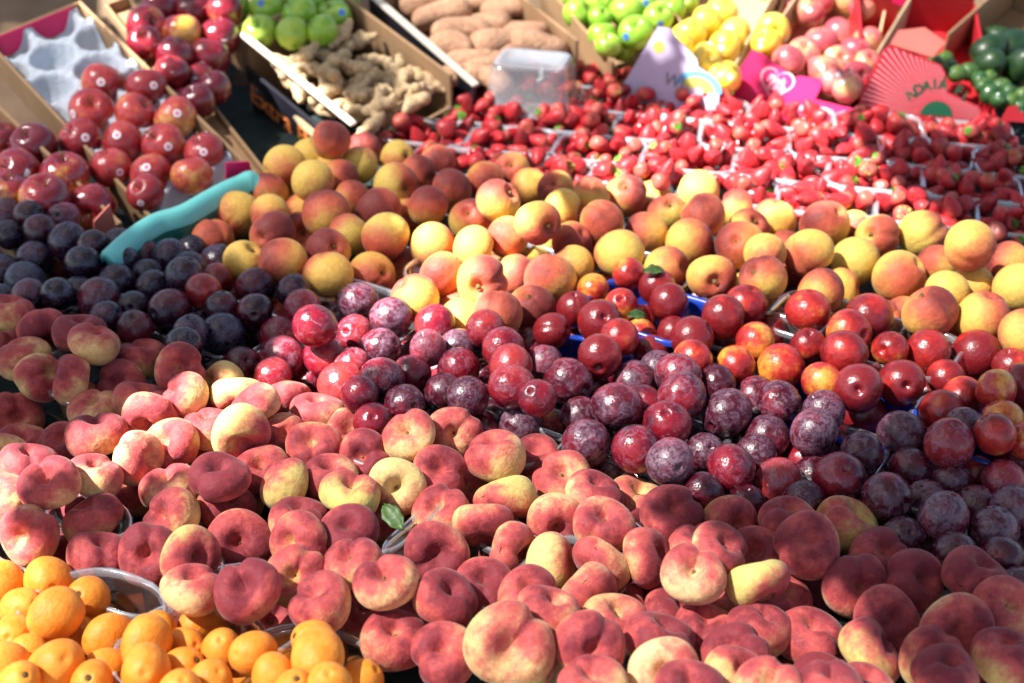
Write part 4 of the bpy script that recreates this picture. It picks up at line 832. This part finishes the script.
# red striped box
root, L, h = front_box('lime_box', 'red and white striped box of limes with green lettering', RK['lime box'], (866, 99), (1000, 108), .34, .09, ['card red', 'card red', 'card red'], low={'l': .0, 'r': .02})
fp = [(-.012, -h), (L * 1.1, -h), (.215, -.03), (.197, .0), (.138, .022), (.130, .055), (.120, .068), (.03, .095), (.018, .085), (-.01, .005)]
poly_plate('front_panel', fp, .005, M['card red'], root, FRONT(0, 0, -.003))
cx, cz = .124, -.022; vs, fs = [], []
def in_fp(x, z): return inside(x, z, fp)
for kk in range(46):
    a = math.pi * (kk + .5) / 46; r1 = .028
    def reach(a):
        r = .03
        while in_fp(cx + math.cos(a) * r, cz + math.sin(a) * r) and r < .3: r += .002
        return max(.03, r - .005)
    if cz + math.sin(a) * .03 < -h: continue
    b = len(vs); r2 = reach(a); wd = .0075 if r2 > .04 else .0
    if not wd: continue
    for (rr, q) in ((r1, .5), (r2, 1.0)):
        for sg in (-1, 1): vs.append((cx + math.cos(a + sg * wd * q) * rr, cz + math.sin(a + sg * wd * q) * rr, 0))
    fs.append((b, b + 1, b + 3, b + 2))
obj('stripes', mesh_from('stripes', vs, fs, M['ink pink'], False), root, FRONT(0, 0, .0026))
an = np.linspace(0, math.pi, 16); obj('emblem', mesh_from('emblem', [(cx + .028 * math.cos(a), cz + .026 * math.sin(a) + .001, 0) for a in an], [tuple(range(16))], M['ink green'], False), root, FRONT(0, 0, .0030))
for ch, a in zip('NDAI\u00c1 FI', np.linspace(R(142), R(42), 8)):
    if ch == ' ': continue
    rr = .056; o = obj('lettering', text_mesh(ch, .024, M['ink green'], bold=.022), root, FRONT(0, 0, .0032) @ Matrix.Translation((cx + rr * math.cos(a) * 1.05, cz + rr * math.sin(a), 0)) @ Matrix.Rotation((a - math.pi / 2) * .55, 4, 'Z'))
poly_plate('lid_flap', [(.03, 0), (L * .48, .0), (L * .62, .06), (L * .45, .085), (.05, .05)], .003, M['card coral'], root, frame((0, .055, .085), (.96, 0, -.27), (0, 1, 0), (.27, 0, .96)))
poly_plate('corner_flap', [(0, 0), (.075, 0), (.055, .035), (.01, .025)], .004, M['card red'], root, FRONT(L * 1.0, -.03, .012))
# far right open box
front_box('avocado_box', 'deep brown cardboard box of avocados in the far right corner', RK['avocado box'], (946, 34), (1075, 92), .30, .10, ['card', 'card', 'card'])
P_ = un_plane(1000, 16, rackP(2.60), NRACK)

# ginger pieces and sweet potatoes
def lumpy(name, mat, blobs, vox=.09):
    bm = bmesh.new()
    for (x, y, z, r, sx) in blobs: bmesh.ops.create_icosphere(bm, subdivisions=3, radius=r, matrix=Matrix.Translation((x, y, z)) @ Matrix.Diagonal((sx, 1, 1, 1)))
    me = bm_mesh(name, bm, mat, True); o = bpy.data.objects.new('tmp', me); C.objects.link(o)
    m1 = o.modifiers.new('r', 'REMESH'); m1.mode = 'VOXEL'; m1.voxel_size = vox; m2 = o.modifiers.new('s', 'SMOOTH'); m2.factor = .7; m2.iterations = 5
    bpy.context.view_layer.update(); out = bpy.data.meshes.new_from_object(o.evaluated_get(bpy.context.evaluated_depsgraph_get())); bpy.data.objects.remove(o); out.name = name
    out.polygons.foreach_set('use_smooth', [True] * len(out.polygons)); return out
GING = [lumpy('ginger', M['ginger'], b) for b in (
 [(-.7, 0, 0, .42, 1.2), (0, .05, .05, .5, 1.2), (.7, -.05, 0, .42, 1.1), (.25, .55, .1, .34, .9), (-.35, -.5, .05, .34, .9), (1.15, .2, .1, .26, 1), (.3, .95, .15, .24, 1)],
 [(-.5, .1, 0, .5, 1.1), (.3, -.1, .05, .52, 1.2), (.95, .2, .1, .36, 1), (-.9, .5, .1, .32, 1), (.2, -.65, .1, .34, 1), (0, .4, .3, .3, 1), (-1.2, .75, .15, .22, 1)],
 [(0, 0, 0, .55, 1.4), (.8, .3, .1, .4, 1), (-.8, -.25, .05, .42, 1.1), (.2, .55, .1, .36, 1), (1.25, .6, .1, .28, 1), (-.2, -.6, .15, .3, 1), (-1.3, -.5, .1, .25, 1)])]
GPX = [(330, 170), (390, 172), (445, 152), (482, 130), (440, 108), (352, 216), (402, 232), (300, 192), (268, 205), (432, 282), (390, 290), (540, 190), (490, 212), (505, 245), (560, 244), (602, 226), (572, 284), (622, 272), (490, 290), (600, 338), (682, 290), (662, 322), (705, 250), (484, 352), (532, 392), (600, 372), (272, 286), (310, 312), (344, 342), (556, 330), (440, 332), (242, 250), (640, 236), (420, 195), (530, 300)]
GPX = [(200 + x * .322, y * .322) for x, y in GPX]
GPX = [(x + (13 if y > 60 + (x - 268) * .8 else 0), y - (4 if x < 320 and y > 85 else 0)) for x, y in GPX]; GPX.sort()
def lump_things(name, meshes, pts, y0, hs, size, label, cat, group, jit=.4):
    out = []
    for j, (px, py) in enumerate(pts):
        p = un_plane(px, py, rackP(y0, hs[0] + (hs[1] - hs[0]) * random.random() - (.03 if name == 'ginger_root' and py > 42 + (px - 240) * .81 - 6 else 0)), NRACK); o = obj(name, random.choice(meshes))
        o.location = p; o.rotation_euler = (random.uniform(-jit, jit) + TILT, random.uniform(-jit, jit), random.uniform(0, 6.28)); sc = size * random.uniform(.85, 1.15); o.scale = (sc,) * 3; out.append(o)
    return out
go = lump_things('ginger_root', GING, GPX, RK['ginger box'], (-.045, .0), .029, None, None, None, .6)
gl = {}
for (px, py), o in zip(GPX, go):
    z = 'under the pale rim bar' if px < 300 and py > 60 else 'at the back of the black box' if py < 55 else 'in the middle of the black box' if py < 90 else 'at the front corner next to peaches'
    gl.setdefault(z, []).append((px, o))
for z, ls in gl.items():
    ls.sort(key=lambda t: t[0])
    for j, (px, o) in enumerate(ls): tag(o, f'knobbly ginger root {z}' + (f', leftmost of {NUM[len(ls)] if len(ls)<17 else len(ls)}' if j == 0 else f', rightmost of {NUM[len(ls)] if len(ls)<17 else len(ls)}' if j == len(ls) - 1 else f', {ORD[j]} from left'), 'ginger', 'ginger roots in the black box')
def spud(name, r):
    T, Pp = sphere_grid(28, 24); s_ = np.sin(Pp); c = np.cos(Pp); rho = np.abs(s_) ** .8 * .60 * (1 + .1 * np.cos(2 * T + r.uniform(0, 6)) + .12 * np.sin(3 * c + r.uniform(0, 6))); x = 1.05 * c
    return grid_mesh(name, x, rho * np.cos(T) + .12 * np.sin(2 * x + r.uniform(0, 6)), rho * np.sin(T) * .9, M['potato'])
SP = [spud('sweet_potato', nr(300 + i)) for i in range(3)]
SPX = [(442, 15), (476, 2), (488, 24), (462, 32), (498, 41), (521, 34), (470, 60), (482, 68), (538, 44), (450, 46), (515, 58), (425, 4), (505, 8), (492, 80), (462, 74)]
for j, (o, lab) in enumerate(zip(lump_things('sweet_potato', SP, SPX, RK['potato box'], (-.05, -.015), .050, None, None, None, .3), SPX)): pass
so = [o for o in C.objects if o.name.startswith('sweet_potato') and o.type == 'MESH' and o.parent is None]
so.sort(key=lambda o: to_px(np.array(o.location))[0])
for j, o in enumerate(so): tag(o, 'dusty pink sweet potato in the white rimmed box' + (', leftmost' if j == 0 else ', rightmost' if j == len(so) - 1 else f', {ORD[j]} from left'), 'sweet potato', 'sweet potatoes in the box'); o.rotation_euler.z = random.uniform(-.9, .5)

# ------------------------------------------------------------------ turquoise tub with curved rim, behind the left peaches
def tub():
    pts = [(100, 252), (122, 232), (150, 214), (178, 205), (205, 190), (232, 177), (256, 172), (290, 172)]
    root = empty('plastic_tub', (0, 0, 0), 'turquoise plastic tub with wavy rim and green inside, left of peaches', 'tub')
    path = [un(px, py, FPZ + .035) for px, py in pts]; path[-1][2] -= .05; path[-1][1] -= .02
    # smooth
    P_ = []
    for i in range(len(path) - 1):
        p0 = path[max(0, i - 1)]; p1 = path[i]; p2 = path[i + 1]; p3 = path[min(len(path) - 1, i + 2)]
        for t in np.linspace(0, 1, 8, endpoint=False): P_.append(.5 * ((2 * p1) + (-p0 + p2) * t + (2 * p0 - 5 * p1 + 4 * p2 - p3) * t * t + (-p0 + 3 * p1 - 3 * p2 + p3) * t ** 3))
    P_.append(path[-1]); P_ = np.array(P_); n = len(P_)
    vs, fs = [], []
    for i in range(n):
        tg = nrm(P_[min(n - 1, i + 1)] - P_[max(0, i - 1)]); tg[2] = 0; tg = nrm(tg); out = np.array([-tg[1], tg[0], 0])
        for (o_, z_) in ((-.030, -.105), (-.0265, -.022), (-.026, -.018), (-.023, -.008), (-.020, -.001), (-.012, .003), (-.003, .001), (.001, -.006), (.000, -.018), (-.004, -.012), (-.018, -.030), (-.022, -.105)): vs.append(P_[i] + out * o_ + np.array([0, 0, z_]))
    m_ = 12
    for i in range(n - 1):
        for j in range(m_ - 1): fs.append((i * m_ + j, (i + 1) * m_ + j, (i + 1) * m_ + j + 1, i * m_ + j + 1))
    fs.append(tuple(range(m_))); fs.append(tuple((n - 1) * m_ + j for j in range(m_)))
    obj('tub_wall', mesh_from('tub_wall', vs, fs, [M['turquoise'], M['green plastic']], True, [1 if (i < (n - 1) * (m_ - 1) and i % (m_ - 1) in (0,)) else 0 for i in range(len(fs))]), root)
    a = [un(*q, FPZ - .055) for q in ((112, 250), (150, 222), (205, 196), (268, 176), (330, 200), (300, 270), (200, 270))]
    for q in a: q[2] = TABLE + .012
    bm = bmesh.new(); f = bm.faces.new([bm.verts.new(q) for q in a]); r_ = bmesh.ops.extrude_face_region(bm, geom=[f])
    for v in [g for g in r_['geom'] if isinstance(g, bmesh.types.BMVert)]: v.co.z -= .008
    obj('tub_floor', bm_mesh('tub_floor', bm, M['green plastic']), root)
tub()
# loose leaves
def leaf(px, py, z, size, rot, label):
    vs, fs = [], []
    for i, t in enumerate(np.linspace(0, 1, 9)):
        w = .27 * math.sin(math.pi * min(1, t * .96 + .02)) ** .8 * (1 + .1 * math.sin(i * 2.3)); x = t - .5; zz = .12 * math.sin(t * 3.1)
        for sg, q in ((-1, 1), (-.5, .5), (0, 0), (.5, .5), (1, 1)): vs.append((x, sg * w, zz + .10 * q + .03 * math.sin(i * 1.7 + sg * 2)))
    for i in range(8):
        for j in range(4): fs.append((i * 5 + j, i * 5 + 5 + j, i * 5 + 6 + j, i * 5 + 1 + j))
    o = obj('leaf', mesh_from('leaf', vs, fs, M['leaf'])); o.location = un(px, py, z); o.scale = (size,) * 3; o.rotation_euler = rot; mo = o.modifiers.new('s', 'SOLIDIFY'); mo.thickness = .012; tag(o, label, 'leaf')
leaf(394, 518, FPZ + .005, .038, (.5, .3, -.9), 'curled green leaf in the punnet beside flat peaches')
leaf(636, 316, FPZ + .02, .026, (.6, .2, .3), 'small green leaf at the front of the blue tray')
leaf(653, 272, FPZ + .035, .030, (.4, .1, .3), 'green leaf on the dark nectarine in blue tray')

# ------------------------------------------------------------------ stall table, display boards, ground, awning
g = obj('ground', mesh_from('ground', [(-60, -60, 0), (60, -60, 0), (60, 60, 0), (-60, 60, 0)], [(0, 1, 2, 3)], M['paving'], False)); tag(g, kind='structure')
root = empty('stall_table', (0, 2.0, 0), 'long market stall table under all the fruit, dark cover', 'table')
def wslab(name, mat, *s):
    bm = bmesh.new(); slab(bm, Matrix.Translation((0, -2.0, 0)), *s); return obj(name, bm_mesh(name, bm, mat), root)
wslab('table_top', M['cloth'], -1.9, 1.9, .72, 3.5, TABLE - .04, TABLE); wslab('skirt', M['cloth'], -1.9, 1.9, .70, .718, .05, TABLE - .002)
for sx in (-1.8, 1.74):
    for sy in (.8, 3.38): wslab('leg', M['wood'], sx, sx + .06, sy, sy + .06, 0, TABLE - .0405)
for i, (x0, x1, y0, lab) in enumerate(((-1.9, -.56, 1.97, 'sloping wooden board under the left apple boxes'), (-.55, .14, 2.24, 'sloping wooden board under ginger and potato boxes'), (.15, 1.9, 2.42, 'sloping wooden board under the right hand boxes'))):
    P0 = rackP(y0, -.21); bm = bmesh.new(); slab(bm, frame(P0, (1, 0, 0), (0, math.cos(TILT), math.sin(TILT)), NRACK), x0, x1, .06, 1.15, -.02, 0)
    o = obj('display_board', bm_mesh('display_board', bm, M['wood'])); tag(o, lab, 'board', 'display boards')
AWZ = FPZ + 1.62  # height of the unseen canopy added to shape the sunlight
SUN = nrm((-.56, -.20, .80))
OPEN = [[(555, 185), (585, 150), (625, 118), (700, 92), (838, 92), (850, 140), (905, 190), (945, 222), (880, 232), (700, 205), (640, 205)],
        [(505, 198), (560, 212), (578, 238), (545, 290), (480, 335), (425, 372), (352, 402), (300, 420), (230, 466), (150, 486), (60, 505), (-40, 610), (-40, 480), (60, 455), (120, 425), (200, 392), (280, 368), (330, 330), (385, 292), (425, 255), (470, 238)],
        [(245, 78), (285, 58), (345, 105), (385, 150), (350, 158), (300, 125)], [(118, 18), (150, 8), (178, 45), (222, 112), (196, 118), (150, 70)]]  # wanted sun patches, cut as gaps in the added canopy
THIN = [[(545, -80), (1100, -80), (1100, 30), (960, 30), (900, 62), (860, 92), (640, 80), (565, 56)], [(-60, 540), (40, 550), (62, 600), (50, 660), (90, 760), (-80, 760)], [(205, -60), (365, -60), (350, 24), (270, 50), (235, 20)]]
DENSE = [[(-60, 40), (240, 40), (300, 120), (480, 110), (520, 190), (440, 262), (370, 300), (230, 268), (110, 232), (-60, 200)]]
NETP = [[(400, -60), (572, -60), (565, 62), (470, 92), (410, 40)], [(-60, 540), (110, 562), (300, 600), (420, 760), (-60, 760)], [(100, 540), (300, 420), (420, 385), (560, 450), (700, 535), (850, 590), (985, 760), (80, 760)], [(425, 372), (560, 245), (640, 200), (1080, 240), (1080, 350), (900, 420), (790, 470), (700, 500), (560, 480)], [(400, 60), (640, 60), (560, 190), (420, 160)], [(855, 40), (1060, 40), (1060, 135), (870, 135)]]  # wanted sun strength decides where each added net goes
cs = .02; cells = {'canvas': ([], []), 'net': ([], []), 'thin': ([], []), 'dense': ([], [])}; idx = {'canvas': {}, 'net': {}, 'thin': {}, 'dense': {}}
tt = (AWZ - FPZ) / SUN[2]
for i in range(int(5.2 / cs)):
    for j in range(int(4.6 / cs)):
        x = -3.7 + i * cs; y = -.6 + j * cs; p = np.array([x + cs / 2, y + cs / 2, AWZ]) - SUN * tt
        if p[1] < .3: kind = 'canvas'
        else:
            px, py = to_px(p)
            px += 7 * math.sin(py * .11) + 5 * math.sin(py * .23 + px * .05); py += 4 * math.sin(px * .09)
            if any(inside(px, py, q) for q in OPEN): continue
            kind = 'thin' if any(inside(px, py, q) for q in THIN) else 'net' if any(inside(px, py, q) for q in NETP) else 'dense' if any(inside(px, py, q) for q in DENSE) else 'canvas'
        V, Fc = cells[kind]; ix = idx[kind]; f_ = []
        for (a, b) in ((i, j), (i + 1, j), (i + 1, j + 1), (i, j + 1)):
            if (a, b) not in ix:
                ix[(a, b)] = len(V); xx, y2 = -3.7 + a * cs, -.6 + b * cs; V.append((xx, y2, AWZ + .01 * math.sin(xx * 3) * math.sin(y2 * 2.3)))
            f_.append(ix[(a, b)])
        Fc.append(tuple(f_))
root = empty('awning', (-1.1, 1.7, 0), 'off white canvas awning with netting panels stretched above the stall', 'awning')
Mo = Matrix.Translation((1.1, -1.7, 0))
obj('canvas', mesh_from('canvas', *cells['canvas'], M['canvas']), root, Mo); obj('netting', mesh_from('netting', *cells['net'], M['net']), root, Mo); obj('netting', mesh_from('netting', *cells['thin'], M['thin net']), root, Mo); obj('netting', mesh_from('netting', *cells['dense'], M['dense net']), root, Mo)
for (x, y) in ((-3.68, -.58), (1.46, -.58), (-3.68, 3.96), (1.46, 3.96)):
    bm = bmesh.new(); bmesh.ops.create_cone(bm, cap_ends=True, segments=16, radius1=.025, radius2=.025, depth=AWZ, matrix=Matrix.Translation((x, y, AWZ / 2))); obj('pole', bm_mesh('pole', bm, plain('galvanised_pole', (.45, .46, .47), .4)), root, Mo)

# ------------------------------------------------------------------ light, camera
sc = bpy.context.scene
w = bpy.data.worlds.new('World'); sc.world = w; w.use_nodes = True; t = w.node_tree
sky = t.nodes.new('ShaderNodeTexSky'); sky.sky_type = 'NISHITA'; sky.sun_disc = False
el = math.asin(SUN[2]); sky.sun_elevation = el; sky.sun_rotation = math.atan2(SUN[0], SUN[1]); sky.air_density = 1.0; sky.dust_density = 1.5
t.links.new(sky.outputs[0], t.nodes['Background'].inputs[0]); t.nodes['Background'].inputs[1].default_value = .050
ld = bpy.data.lights.new('sun', 'SUN'); ld.energy = 5.0; ld.angle = R(.53); ld.color = (1, .96, .91); lo_ = bpy.data.objects.new('sun', ld); link(lo_)
lo_.rotation_euler = Vector(SUN).to_track_quat('Z', 'Y').to_euler(); lo_.location = (-3, 1, 6)
cd = bpy.data.cameras.new('camera'); cam = bpy.data.objects.new('camera', cd); link(cam); cam.location = CAM; cam.rotation_euler = (math.pi / 2 - PITCH, 0, 0)
cd.lens = 50; cd.sensor_width = 36; cd.clip_end = 300; cd.clip_start = .05; cd.dof.use_dof = True; cd.dof.focus_distance = 1.58; cd.dof.aperture_fstop = 4.2
sc.camera = cam
sc.view_settings.view_transform = 'Standard'; sc.view_settings.look = 'None'; sc.view_settings.exposure = 2.22; sc.view_settings.gamma = 1
sc.cycles.transparent_max_bounces = 24; sc.cycles.max_bounces = 8; sc.cycles.diffuse_bounces = 4; sc.cycles.use_denoising = True; sc.cycles.caustics_reflective = False; sc.cycles.caustics_refractive = False
